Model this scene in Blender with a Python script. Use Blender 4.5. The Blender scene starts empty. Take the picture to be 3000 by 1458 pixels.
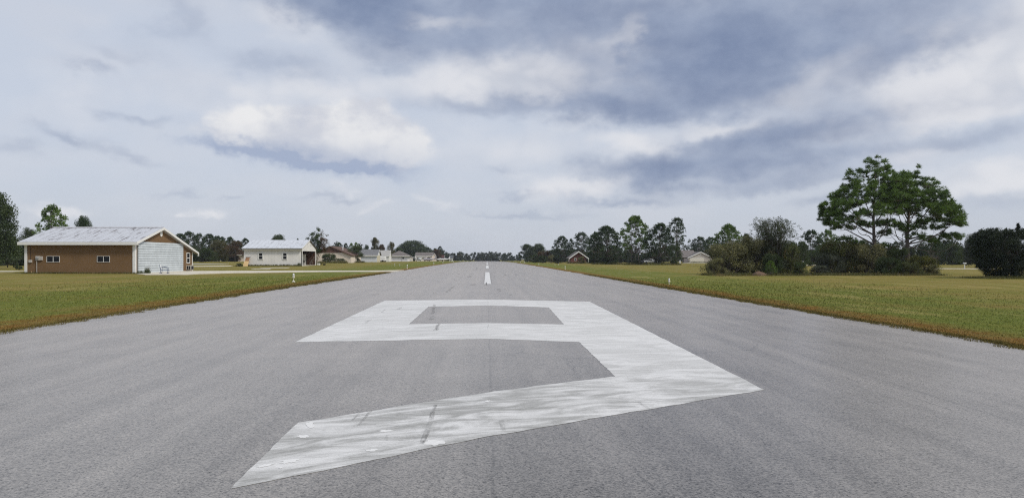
import bpy, math, random
import numpy as np

# ------------------------------------------------------------------ camera
F, CX, CY, EYE = 2254.0, 1427.0, 755.0, 1.60       # focal length and principal directions of the photograph, eye height
sc = bpy.context.scene
col = sc.collection
cam_d = bpy.data.cameras.new('camera')
cam = bpy.data.objects.new('camera', cam_d)
col.objects.link(cam)
cam.location = (-0.04, 0.0, EYE)
cam.rotation_euler = (math.radians(90), 0, 0)
cam_d.sensor_width = 36.0
cam_d.lens = 36.0 * F / 3000.0
cam_d.shift_x = (1500.0 - CX) / 3000.0
cam_d.shift_y = -(729.0 - CY) / 3000.0
cam_d.clip_start = 0.1
cam_d.clip_end = 12000.0
sc.camera = cam

# ------------------------------------------------------------------ sky
SUN_DIR = (0.72, -0.42, 0.86)                       # towards the sun: right of and behind the camera, high
SUN_EL = math.atan2(SUN_DIR[2], math.hypot(SUN_DIR[0], SUN_DIR[1]))
SUN_AZ = math.atan2(SUN_DIR[0], SUN_DIR[1])
world = bpy.data.worlds.new('World')
sc.world = world
world.use_nodes = True


class NT:
    """small helper for building node trees"""
    def __init__(self, tree):
        self.t = tree
        self.n = tree.nodes
        self.l = tree.links

    def node(self, kind, **kw):
        nd = self.n.new(kind)
        for k, v in kw.items():
            setattr(nd, k, v)
        return nd

    def put(self, sock, v):
        if v is None:
            return
        if isinstance(v, bpy.types.NodeSocket):
            self.l.new(v, sock)
        else:
            if isinstance(v, (tuple, list)) and len(v) == 3 and sock.type == 'RGBA':
                v = (*v, 1.0)
            sock.default_value = v

    def math(self, op, a, b=None, c=None, clamp=False):
        nd = self.node('ShaderNodeMath', operation=op, use_clamp=clamp)
        for s, v in zip(nd.inputs, (a, b, c)):
            self.put(s, v)
        return nd.outputs[0]

    def vec(self, op, a, b=None, c=None, out=0):
        nd = self.node('ShaderNodeVectorMath', operation=op)
        for s, v in zip(nd.inputs, (a, b, c)):
            self.put(s, v)
        return nd.outputs[out]

    def comb(self, x, y, z):
        nd = self.node('ShaderNodeCombineXYZ')
        for s, v in zip(nd.inputs, (x, y, z)):
            self.put(s, v)
        return nd.outputs[0]

    def sep(self, v):
        nd = self.node('ShaderNodeSeparateXYZ')
        self.put(nd.inputs[0], v)
        return nd.outputs

    def noise(self, vec, scale, detail=4.0, rough=0.55, dist=0.0, colour=False):
        nd = self.node('ShaderNodeTexNoise')
        self.put(nd.inputs['Vector'], vec)
        nd.inputs['Scale'].default_value = scale
        nd.inputs['Detail'].default_value = detail
        nd.inputs['Roughness'].default_value = rough
        nd.inputs['Distortion'].default_value = dist
        return nd.outputs['Color' if colour else 'Fac']

    def ramp(self, v, a, b, lo=0.0, hi=1.0, smooth=True):
        nd = self.node('ShaderNodeMapRange')
        nd.interpolation_type = 'SMOOTHSTEP' if smooth else 'LINEAR'
        self.put(nd.inputs[0], v)
        for i, x in zip((1, 2, 3, 4), (a, b, lo, hi)):
            self.put(nd.inputs[i], x)
        return nd.outputs[0]

    def mix(self, f, a, b, mode='MIX'):
        nd = self.node('ShaderNodeMix', data_type='RGBA', blend_type=mode)
        self.put(nd.inputs[0], f)
        self.put(nd.inputs[6], a)
        self.put(nd.inputs[7], b)
        return nd.outputs[2]


def px_dir(px, py):
    """azimuth and elevation of the direction in which something stood in the sky"""
    x, z = (px - CX) / F, (CY - py) / F
    return math.atan2(x, 1.0), math.atan2(z, math.hypot(x, 1.0))


def build_sky():
    w = NT(world.node_tree)
    w.n.clear()
    out = w.node('ShaderNodeOutputWorld')
    bg = w.node('ShaderNodeBackground')
    bg.inputs['Strength'].default_value = 0.10
    w.l.new(bg.outputs[0], out.inputs['Surface'])
    nish = w.node('ShaderNodeTexSky', sky_type='NISHITA')
    nish.sun_disc = False
    nish.sun_elevation = SUN_EL
    nish.sun_rotation = SUN_AZ
    d = w.vec('NORMALIZE', w.node('ShaderNodeTexCoord').outputs['Generated'])
    x, y, z = w.sep(d)
    az = w.math('ARCTAN2', x, y)
    el = w.math('ARCTAN2', z, w.math('SQRT', w.math('ADD', w.math('MULTIPLY', x, x), w.math('MULTIPLY', y, y))))
    flat = w.vec('MULTIPLY', d, (1.0, 1.0, 2.6))
    sph = w.comb(az, el, 0.0)

    puff = w.vec('MULTIPLY', d, (1.0, 1.0, 1.5))

    def warp(amp, pairs):
        v = sph
        for sc_, a, det in pairs:
            nz = w.noise(flat if sc_ < 8 else puff, sc_, det, 0.6, colour=True)
            off = w.vec('MULTIPLY', w.vec('SUBTRACT', nz, (0.5, 0.5, 0.5)), (a * amp, a * amp * 0.5, 0.0))
            v = w.vec('ADD', v, off)
        return v
    soft = warp(1.0, [(5.0, 0.10, 2.0), (13.0, 0.080, 3.0), (36.0, 0.042, 6.0)])
    crisp = warp(1.0, [(11.0, 0.060, 2.0), (24.0, 0.060, 3.0), (60.0, 0.030, 6.0)])

    def field(vec, blobs):
        acc = None
        for i, (px, py, rx, ry, wt, rot) in enumerate(blobs):
            if i % 10 == 9:            # keeps the shader's working memory small: the next ten wait for the sum so far
                vec = w.vec('ADD', vec, w.comb(0.0, 0.0, w.math('MULTIPLY', acc, 1e-9)))
            a0, e0 = px_dir(px, py)
            mp = w.node('ShaderNodeMapping', vector_type='TEXTURE')
            w.put(mp.inputs[0], vec)
            mp.inputs['Location'].default_value = (a0, e0, 0)
            mp.inputs['Rotation'].default_value = (0, 0, math.radians(rot))
            mp.inputs['Scale'].default_value = (rx / F, ry / F, 1)
            r2 = w.vec('DOT_PRODUCT', mp.outputs[0], mp.outputs[0], out=1)
            g = w.math('POWER', 0.3679, r2)
            acc = w.math('MULTIPLY_ADD', g, wt, 0.0 if acc is None else acc)
        return acc

    # ---- long grey layer clouds and small grey scraps
    dark = [
        (960, 5, 300, 70, 0.85, -14), (1160, 65, 240, 80, 0.90, -22), (1430, -10, 420, 60, 0.85, 0), (1480, 120, 200, 60, 0.50, 0),
        (1900, 60, 380, 100, 0.75, 0), (2150, 130, 400, 100, 0.70, 4),
        (2550, 40, 380, 80, 0.42, 8), (1130, 185, 130, 40, 0.30, -20),
        (2080, 225, 460, 70, 0.72, 2), (2640, 165, 330, 52, 0.50, 14), (1960, 305, 420, 44, 0.60, 0),
        (1560, 318, 400, 28, 0.42, 0), (2430, 372, 360, 46, 0.70, 9), (2080, 425, 300, 34, 0.50, 4),
        (1900, 485, 200, 28, 0.72, 0), (2180, 492, 400, 34, 0.78, 4), (2280, 535, 280, 22, 0.42, 4),
        (1830, 574, 120, 13, 0.45, 0), (2460, 585, 130, 22, 0.34, 4), (2870, 400, 180, 40, 0.30, 8),
        (2900, 590, 280, 26, 0.26, 0), (1560, 205, 60, 30, 0.2, 0),
        (800, 185, 190, 46, 0.36, -6), (240, 196, 75, 20, 0.40, -8), (300, 145, 130, 22, 0.24, -10),
        (430, 90, 80, 34, 0.24, 20), (530, 20, 60, 60, 0.30, 60), (150, 388, 85, 20, 0.38, -6),
        (400, 348, 80, 18, 0.40, -8), (350, 450, 120, 18, 0.32, -12), (20, 440, 70, 26, 0.34, 0),
        (500, 562, 60, 9, 0.34, 0), (700, 570, 70, 9, 0.30, 0), (960, 585, 95, 10, 0.34, 0),
        (1480, 510, 70, 14, 0.28, 0), (1560, 612, 220, 12, 0.32, 0), (1560, 565, 120, 10, 0.28, 0),
    ]
    base_dark = [
        (650, 425, 110, 18, 0.70, -9), (840, 466, 180, 18, 0.75, -8), (1030, 495, 160, 20, 0.9, -4),
        (960, 455, 190, 36, 0.55, -4), (1130, 492, 100, 16, 0.45, 0), (860, 345, 60, 36, 0.30, 30),
    ]
    # ---- heads of cumulus, white where the sun reaches them
    white = [
        (880, 395, 260, 70, 0.80, -5), (1010, 345, 140, 48, 0.80, 0), (1120, 400, 110, 66, 0.80, 0),
        (720, 380, 130, 54, 0.50, 0), (1170, 475, 90, 26, 0.6, 0), (990, 430, 170, 50, 0.5, 0),
    ]
    white_soft = [
        (1560, 215, 250, 66, 0.62, 0), (1500, 270, 330, 46, 0.40, 0), (1290, 66, 140, 24, 0.60, 0),
        (1840, 100, 80, 36, 0.42, 60), (1800, 120, 60, 40, .25, 0), (2890, 195, 170, 66, 0.85, 14), (2760, 255, 240, 46, 0.55, 12),
        (2440, 195, 90, 36, 0.36, 20), (2370, 262, 170, 44, 0.46, 10), (1870, 405, 130, 34, 0.52, -8),
        (2150, 372, 140, 26, 0.44, 0), (2900, 530, 230, 44, 0.60, 8), (2620, 470, 220, 30, 0.30, 4),
        (2800, 330, 250, 30, 0.42, 8), (2960, 30, 190, 80, 0.50, 20), (1750, 540, 150, 24, 0.42, 0),
        (1640, 550, 130, 40, 0.34, 0), (650, 612, 60, 14, 0.55, 0), (540, 618, 40, 8, 0.40, 0),
        (110, 612, 70, 22, 0.55, 0), (990, 555, 60, 18, 0.36, 0), (1290, 600, 80, 18, 0.34, 0),
        (1090, 616, 60, 12, 0.36, 0), (840, 70, 190, 44, 0.34, -20), (930, 250, 360, 44, 0.30, 0),
        (820, 330, 280, 70, 0.30, 0), (1500, 430, 260, 80, 0.28, 0), (200, 280, 300, 120, 0.16, 0),
    ]
    nz_s = w.noise(flat, 8.0, 5.0, 0.52)
    nz_m = w.noise(puff, 12.0, 6.0, 0.55)
    nz_b = w.noise(flat, 3.2, 4.0, 0.55)
    # outside the patch of sky seen here the same broken layer goes on
    inside = field(sph, [(1500, 330, 2300, 700, 1.0, 0)])
    roam = w.ramp(nz_b, 0.44, 0.62, 0.0, 0.62)
    roam = w.math('MULTIPLY', roam, w.math('SUBTRACT', 1.0, w.ramp(inside, 0.30, 0.62)))
    nz_f = w.noise(puff, 40.0, 5.0, 0.52)

    def billow(scale, detail):
        """cauliflower relief of a cumulus: rounded heads with sharp creases between"""
        wob = w.vec('ADD', puff, w.vec('MULTIPLY', w.vec('SUBTRACT', w.noise(puff, scale * .8, 3.0, 0.55, colour=True), (0.5, 0.5, 0.5)), (0.05, 0.05, 0.05)))
        v = w.node('ShaderNodeTexVoronoi', feature='F1', normalize=True)
        w.put(v.inputs['Vector'], wob)
        v.inputs['Scale'].default_value = scale
        v.inputs['Detail'].default_value = detail
        v.inputs['Roughness'].default_value = 0.5
        return w.math('SUBTRACT', 1.0, v.outputs['Distance'])
    bil = billow(15.0, 1.4)
    bt = w.math('SUBTRACT', bil, 0.62)
    tur = w.math('ADD', w.math('MULTIPLY', w.math('SUBTRACT', nz_m, 0.5), 0.85), w.math('MULTIPLY', w.math('SUBTRACT', nz_f, 0.5), 0.30))
    s_ = w.math('ADD', field(soft, dark), roam)
    s_ = w.math('MULTIPLY', s_, w.math('ADD', 1.0, w.math('SUBTRACT', w.math('MULTIPLY', tur, 0.85), w.math('MULTIPLY', bt, 0.8))))
    s2 = w.math('MULTIPLY', s_, s_)
    dk = w.math('DIVIDE', s2, w.math('ADD', s2, 0.27))
    bd = w.ramp(field(crisp, base_dark), 0.05, 1.05, smooth=False)
    f_ = field(crisp, white)
    wh = w.ramp(w.math('ADD', f_, w.math('ADD', w.math('MULTIPLY', tur, 0.22), w.math('MULTIPLY', bt, 0.60))), 0.26, 0.76)
    ws = w.math('ADD', field(soft, white_soft), w.math('ADD', w.math('MULTIPLY', tur, 0.30), w.math('MULTIPLY', bt, 0.42)))
    ws = w.ramp(ws, 0.06, 0.80)
    K = 10.0
    c = lambda r, g, b: (r * K, g * K, b * K)
    veil = w.mix(w.ramp(el, 0.0, 0.15), c(0.560, 0.600, 0.680), c(0.585, 0.640, 0.745))
    veil = w.mix(w.ramp(nz_s, 0.34, 0.68, 0.0, 0.5), veil, c(0.640, 0.665, 0.735))
    base = w.mix(0.92, nish.outputs[0], veil)
    glow = w.mix(w.ramp(bt, -0.16, 0.14), c(0.640, 0.665, 0.725), c(0.790, 0.795, 0.825))
    base = w.mix(w.math('MULTIPLY', ws, 0.62), base, glow)
    shade = w.mix(w.ramp(tur, -0.30, 0.30), c(0.255, 0.320, 0.465), c(0.150, 0.205, 0.345))
    base = w.mix(dk, base, shade)
    base = w.mix(w.math('MULTIPLY', ws, w.math('SUBTRACT', 0.64, w.math('MULTIPLY', dk, 0.34)), clamp=True), base, glow)
    lit = w.mix(w.ramp(w.math('ADD', w.math('MULTIPLY', bt, 0.6), tur), -0.10, 0.20), c(0.620, 0.640, 0.705), c(0.850, 0.848, 0.852))
    # the sunlit side is up, the underside greys off
    lit = w.mix(w.ramp(el, px_dir(900, 500)[1], px_dir(900, 350)[1]), w.mix(0.60, lit, c(0.56, 0.595, 0.68)), lit)
    base = w.mix(w.math('MULTIPLY', wh, 0.86), base, lit)
    base = w.mix(w.math('MULTIPLY', bd, 0.86), base, c(0.340, 0.410, 0.565))
    w.l.new(base, bg.inputs['Color'])


build_sky()

# ------------------------------------------------------------------ sun and exposure
sun_d = bpy.data.lights.new('sun', 'SUN')
sun_d.energy = 2.6
sun_d.angle = math.radians(12)
sun_d.color = (1.0, 0.93, 0.82)
sun = bpy.data.objects.new('sun', sun_d)
col.objects.link(sun)
from mathutils import Vector
sun.rotation_euler = Vector(SUN_DIR).to_track_quat('Z', 'Y').to_euler()
sc.view_settings.view_transform = 'Standard'
sc.view_settings.look = 'None'
sc.view_settings.exposure = 0.0
sc.view_settings.gamma = 1.0
sc.view_settings.use_curve_mapping = False
sc.cycles.use_denoising = False
sc.cycles.filter_width = 1.15
sc.cycles.max_bounces = 8
sc.cycles.transparent_max_bounces = 12
world.cycles.sampling_method = 'MANUAL'
world.cycles.sample_map_resolution = 256

# ------------------------------------------------------------------ helpers
rng = np.random.default_rng(7)
random.seed(7)


def _profile(pts):
    xs = np.arange(-400.0, 6001.0, 1.0)
    v = np.interp(xs, [p[0] for p in pts], [p[1] for p in pts])
    k = np.hanning(25)
    k /= k.sum()
    v = np.convolve(np.pad(v, 12, mode='edge'), k, 'valid')
    return lambda y: np.interp(y, xs, v)


# lie of the land: crown of the runway, its two edges, the grass on either side
crown_z = _profile([(-400, 0), (0, 0.0), (27, 0.11), (43, .137), (73.5, .23), (95.5, .299), (126, .345), (148, .29), (178, .272),
                    (200, .262), (231, .216), (300, .13), (400, -.28), (500, -.70), (700, -1.45), (1500, -4.0), (6000, -10)])
edge_l = _profile([(-400, -.08), (16, -.08), (40, 0.0), (95, -.05), (150, -.02), (250, -.04), (300, -.06), (400, -.42),
                   (500, -.80), (700, -1.5), (1500, -4.0), (6000, -10)])
edge_r = _profile([(-400, -.24), (16, -.24), (40, -.25), (200, -.26), (300, -.30), (400, -.55), (500, -.85), (700, -1.5), (1500, -4.0), (6000, -10)])
side_l = _profile([(-400, -.05), (60, -.02), (80, 0.0), (147, .02), (200, .27), (250, .21), (320, .11), (450, -.30), (700, -1.2), (1500, -4.0), (6000, -10)])
side_r = _profile([(-400, -.25), (80, -.22), (200, -.25), (290, -.36), (400, -.6), (700, -1.4), (1500, -4.0), (6000, -10)])
HALF = 11.0


def gz(x, y):
    x = np.asarray(x, float)
    y = np.asarray(y, float)
    left = x < 0
    e = np.where(left, edge_l(y), edge_r(y))
    s = np.where(left, side_l(y), side_r(y))
    ax = np.abs(x)
    t = np.clip(ax / HALF, 0, 1)
    inner = crown_z(y) * (1 - t) + e * t
    q = np.clip((ax - HALF) / 13.0, 0, 1)
    q = q * q * (3 - 2 * q)
    wob = 0.028 * np.sin(x * .31 + 1.3 * np.sin(y * .11)) * np.sin(y * .23 + .7) * np.clip((ax - 12) / 4, 0, 1)
    return np.where(ax <= HALF, inner, e * (1 - q) + s * q + wob)


def g1(x, y):
    return float(gz(x, y))


def X(px, y):
    return (px - CX) / F * y - 0.04


def Z(py, y):
    return EYE - (py - CY) / F * y


def ground_at(px, py):
    """the point of the ground seen in a direction"""
    z = 0.0
    for _ in range(40):
        y = F * (EYE - z) / (py - CY)
        x = X(px, y)
        z = g1(x, y)
    return x, y


# ---- materials
MATS = {}


def mat(name, colour=(.5, .5, .5), rough=.7, metal=0.0, spec=.3, vary=0.0, vscale=3.0, bump=0.0, bscale=40.0):
    if name in MATS:
        return MATS[name]
    m = bpy.data.materials.new(name)
    m.use_nodes = True
    t = NT(m.node_tree)
    b = t.n['Principled BSDF']
    b.inputs['Roughness'].default_value = rough
    b.inputs['Metallic'].default_value = metal
    b.inputs['Specular IOR Level'].default_value = spec
    b.inputs['Base Color'].default_value = (*colour, 1)
    if vary or bump:
        pos = t.node('ShaderNodeTexCoord').outputs['Object']
        if vary:
            nz = t.noise(pos, vscale, 6, .62)
            c = t.mix(t.ramp(nz, .3, .7), tuple(v * (1 - vary) for v in colour), tuple(min(.92, v * (1 + vary)) for v in colour))
            t.l.new(c, b.inputs['Base Color'])
        if bump:
            bn = t.node('ShaderNodeBump')
            bn.inputs['Strength'].default_value = bump
            bn.inputs['Distance'].default_value = .02
            t.put(bn.inputs['Height'], t.noise(pos, bscale, 4, .6))
            t.l.new(bn.outputs[0], b.inputs['Normal'])
    MATS[name] = m
    return m


def leaf_mat(name, dark, light, third=None, share=0.0, transl=.25, scale=.9):
    """foliage: every leaf its own tone, clumps of lighter and darker growth, light through the leaf"""
    m = bpy.data.materials.new(name)
    m.use_nodes = True
    t = NT(m.node_tree)
    t.n.clear()
    out = t.node('ShaderNodeOutputMaterial')
    geo = t.node('ShaderNodeNewGeometry')
    rnd = geo.outputs['Random Per Island']
    pos = geo.outputs['Position']
    clump = t.noise(pos, scale, 2, .5)
    f = t.math('ADD', t.math('MULTIPLY', rnd, .55), t.ramp(clump, .32, .68, -.05, .5), clamp=True)
    c = t.mix(f, dark, light)
    if third:
        k = t.math('GREATER_THAN', t.math('ADD', t.math('MULTIPLY', t.noise(pos, scale * .8, 1, .5), .9), t.math('MULTIPLY', rnd, .35)), 1.0 - share)
        c = t.mix(k, c, third)
    d = t.node('ShaderNodeBsdfDiffuse')
    tr = t.node('ShaderNodeBsdfTranslucent')
    gl = t.node('ShaderNodeBsdfGlossy')
    gl.inputs['Roughness'].default_value = .55
    gl.inputs['Color'].default_value = (.6, .62, .6, 1)
    t.l.new(c, d.inputs[0])
    t.l.new(t.mix(.4, c, (.10, .14, .02)), tr.inputs[0])
    mx = t.node('ShaderNodeMixShader')
    mx.inputs[0].default_value = transl
    t.l.new(d.outputs[0], mx.inputs[1])
    t.l.new(tr.outputs[0], mx.inputs[2])
    m2 = t.node('ShaderNodeMixShader')
    m2.inputs[0].default_value = .035
    t.l.new(mx.outputs[0], m2.inputs[1])
    t.l.new(gl.outputs[0], m2.inputs[2])
    t.l.new(m2.outputs[0], out.inputs[0])
    MATS[name] = m
    return m


# ---- meshes
def mesh_np(name, verts, faces_n, idx, smooth=False):
    """verts (N,3), all faces with the same corner count faces_n, idx flat"""
    verts = np.asarray(verts, np.float32).reshape(-1, 3)
    idx = np.asarray(idx, np.int32).ravel()
    me = bpy.data.meshes.new(name)
    nf = len(idx) // faces_n
    me.vertices.add(len(verts))
    me.vertices.foreach_set('co', verts.ravel())
    me.loops.add(len(idx))
    me.loops.foreach_set('vertex_index', idx)
    me.polygons.add(nf)
    me.polygons.foreach_set('loop_start', np.arange(0, nf * faces_n, faces_n, dtype=np.int32))
    if smooth:
        me.polygons.foreach_set('use_smooth', np.ones(nf, bool))
    me.update(calc_edges=True)
    return me


class MB:
    """collects shapes and links them as one mesh object"""
    def __init__(self):
        self.v = []
        self.f = []

    def add(self, v, f):
        o = len(self.v)
        self.v += [tuple(map(float, p)) for p in v]
        self.f += [tuple(i + o for i in q) for q in f]
        return self

    def box(self, x0, x1, y0, y1, z0, z1):
        v = [(x0, y0, z0), (x1, y0, z0), (x1, y1, z0), (x0, y1, z0), (x0, y0, z1), (x1, y0, z1), (x1, y1, z1), (x0, y1, z1)]
        return self.add(v, [(0, 3, 2, 1), (4, 5, 6, 7), (0, 1, 5, 4), (1, 2, 6, 5), (2, 3, 7, 6), (3, 0, 4, 7)])

    def prism(self, poly, axis, a, b):
        """poly of 2-D points extruded along an axis ('x': (y,z), 'y': (x,z), 'z': (x,y))"""
        n = len(poly)
        mk = {'x': lambda p, t: (t, p[0], p[1]), 'y': lambda p, t: (p[0], t, p[1]), 'z': lambda p, t: (p[0], p[1], t)}[axis]
        v = [mk(p, a) for p in poly] + [mk(p, b) for p in poly]
        f = [tuple(range(n))[::-1], tuple(range(n, 2 * n))]
        f += [(i, (i + 1) % n, n + (i + 1) % n, n + i) for i in range(n)]
        return self.add(v, f)

    def tube(self, pts, radii, n=8, cap=True):
        pts = [Vector(p) for p in pts]
        o = len(self.v)
        for i, p in enumerate(pts):
            d = (pts[min(i + 1, len(pts) - 1)] - pts[max(i - 1, 0)])
            d = d.normalized() if d.length > 1e-9 else Vector((0, 0, 1))
            u = d.cross(Vector((0, 0, 1)) if abs(d.z) < .9 else Vector((1, 0, 0))).normalized()
            w = d.cross(u)
            r = radii[i] if hasattr(radii, '__len__') else radii
            for k in range(n):
                a = 2 * math.pi * k / n
                self.v.append(tuple(p + (u * math.cos(a) + w * math.sin(a)) * r))
        for i in range(len(pts) - 1):
            for k in range(n):
                a, b = o + i * n + k, o + i * n + (k + 1) % n
                self.f.append((a, b, b + n, a + n))
        if cap:
            self.f.append(tuple(o + k for k in range(n))[::-1])
            self.f.append(tuple(o + (len(pts) - 1) * n + k for k in range(n)))
        return self

    def lathe(self, prof, n=14, c=(0, 0, 0)):
        """prof: (radius, z) from bottom to top"""
        o = len(self.v)
        for r, z in prof:
            for k in range(n):
                a = 2 * math.pi * k / n
                self.v.append((c[0] + r * math.cos(a), c[1] + r * math.sin(a), c[2] + z))
        for i in range(len(prof) - 1):
            for k in range(n):
                a, b = o + i * n + k, o + i * n + (k + 1) % n
                self.f.append((a, b, b + n, a + n))
        self.f.append(tuple(o + k for k in range(n))[::-1])
        self.f.append(tuple(o + (len(prof) - 1) * n + k for k in range(n)))
        return self

    def mesh(self, name, smooth=False):
        me = bpy.data.meshes.new(name)
        me.from_pydata(self.v, [], self.f)
        if smooth:
            for p in me.polygons:
                p.use_smooth = True
        me.update()
        return me

    def build(self, name, m, parent=None, smooth=False, bevel=0.0):
        o = bpy.data.objects.new(name, self.mesh(name, smooth))
        o.data.materials.append(m)
        col.objects.link(o)
        if parent is not None:
            o.parent = parent
        if bevel:
            b = o.modifiers.new('bevel', 'BEVEL')
            b.width = bevel
            b.segments = 1
            b.limit_method = 'ANGLE'
        return o


def obj(name, me, m=None, parent=None, loc=None):
    o = bpy.data.objects.new(name, me)
    if m is not None:
        if len(me.materials) == 0:
            me.materials.append(m)
        elif me.materials[0] is not m:
            pass
    col.objects.link(o)
    if parent is not None:
        o.parent = parent
    if loc is not None:
        o.location = loc
    return o


def tag(o, label=None, cat=None, group=None, kind=None):
    if label:
        o['label'] = label
    if cat:
        o['category'] = cat
    if group:
        o['group'] = group
    if kind:
        o['kind'] = kind
    return o


def thing(name, label, cat, loc=(0, 0, 0), rz=0.0, group=None, scale=None):
    o = bpy.data.objects.new(name, None)
    o.empty_display_size = .3
    col.objects.link(o)
    o.location = loc
    o.rotation_euler = (0, 0, rz)
    if scale is not None:
        o.scale = scale
    return tag(o, label, cat, group)

# ------------------------------------------------------------------ ground, runway and paint
def field_colour(t, pos):
    """colour of the mown grass: rusty dead strip along the paving, lush green beside it, straw and olive further out"""
    x, y, z = t.sep(pos)
    d = t.math('SUBTRACT', t.math('ABSOLUTE', x), HALF)
    n1 = t.noise(pos, .16, 4, .6)
    n2 = t.noise(pos, .75, 5, .65)
    n3 = t.noise(t.vec('MULTIPLY', pos, (.9, .16, .9)), .55, 4, .6)
    n4 = t.noise(pos, 6.0, 4, .7)
    green, olive, straw, rust, dark = (.104, .148, .020), (.175, .162, .030), (.262, .198, .060), (.200, .082, .016), (.060, .040, .014)
    c = t.mix(t.ramp(n1, .34, .62), olive, straw)
    lush = t.math('MULTIPLY', t.ramp(t.math('ADD', d, t.math('MULTIPLY', t.math('SUBTRACT', n1, .5), 9.0)), 7.0, 15.0, 1.0, 0.16), t.ramp(n3, .28, .52, .34, .86))
    c = t.mix(lush, c, green)
    c = t.mix(t.math('MULTIPLY', t.ramp(n2, .50, .68), .55), c, t.mix(.5, olive, green))
    c = t.mix(t.math('MULTIPLY', t.ramp(n3, .54, .68), .55), c, (.34, .28, .10))
    c = t.mix(t.math('MULTIPLY', t.ramp(t.noise(pos, .33, 6, .7), .55, .66), .5), c, (.16, .10, .030))
    dr = t.math('ADD', d, t.math('MULTIPLY', t.math('SUBTRACT', n2, .5), 2.2))
    c = t.mix(t.ramp(dr, .7, 2.2, .95, 0.0), c, t.mix(t.ramp(n2, .38, .62), rust, (.175, .105, .030)))
    dk = t.math('ADD', d, t.math('MULTIPLY', t.math('SUBTRACT', t.noise(pos, 1.7, 4, .6), .5), 1.4))
    c = t.mix(t.ramp(dk, .05, .45, .80, 0.0), c, dark)
    return t.mix(t.ramp(n4, .25, .75), t.mix(.34, c, (.02, .02, .008)), t.mix(.20, c, (.38, .34, .15)))


def grass_material(name, blades=False):
    m = bpy.data.materials.new(name)
    m.use_nodes = True
    t = NT(m.node_tree)
    b = t.n['Principled BSDF']
    geo = t.node('ShaderNodeNewGeometry')
    pos = geo.outputs['Position']
    c = field_colour(t, pos)
    b.inputs['Roughness'].default_value = .95
    b.inputs['Specular IOR Level'].default_value = .04
    if blades:
        rnd = geo.outputs['Random Per Island']
        c = t.mix(t.ramp(rnd, .70, 1.0, 0.0, .40, False), t.mix(.10, c, (.30, .32, .08)), (.34, .34, .13))
        b.inputs['Subsurface Weight'].default_value = 0.0
    else:
        bn = t.node('ShaderNodeBump')
        bn.inputs['Strength'].default_value = .9
        bn.inputs['Distance'].default_value = .05
        t.put(bn.inputs['Height'], t.noise(pos, 9.0, 5, .7))
        t.l.new(bn.outputs[0], b.inputs['Normal'])
    t.l.new(c, b.inputs['Base Color'])
    return m


def grid_mesh(name, xs, ys, zf, smooth=True):
    gx, gy = np.meshgrid(xs, ys)
    z = zf(gx, gy)
    v = np.stack([gx, gy, z], -1).reshape(-1, 3)
    nx, ny = len(xs), len(ys)
    i = np.arange((ny - 1) * nx).reshape(ny - 1, nx)[:, :-1].ravel()
    return mesh_np(name, v, 4, np.stack([i, i + 1, i + nx + 1, i + nx], 1), smooth)


def ground_z(x, y):
    ax = np.abs(x)
    z = gz(x, y)
    return np.where(ax < 10.5, z - .14, np.where(ax < 10.65, z - .02, np.where(ax < 11.25, z - .012, z)))


half = np.concatenate([[0, 5, 9, 10.2, 10.45, 10.55, 10.8, 11.02, 11.2, 11.5, 12], np.arange(13, 60, 1.5), np.arange(60, 300, 8), [300, 400, 600, 1000, 1800, 3500]])
xs = np.concatenate([-half[:0:-1], half])
ys = np.concatenate([np.arange(-150, 0, 10), np.arange(0, 120, 1.25), np.arange(120, 400, 4), np.arange(400, 1200, 20), np.arange(1200, 6001, 300)])
ground = obj('ground', grid_mesh('ground', xs, ys, ground_z), grass_material('mown grass'))
tag(ground, kind='structure')


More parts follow.
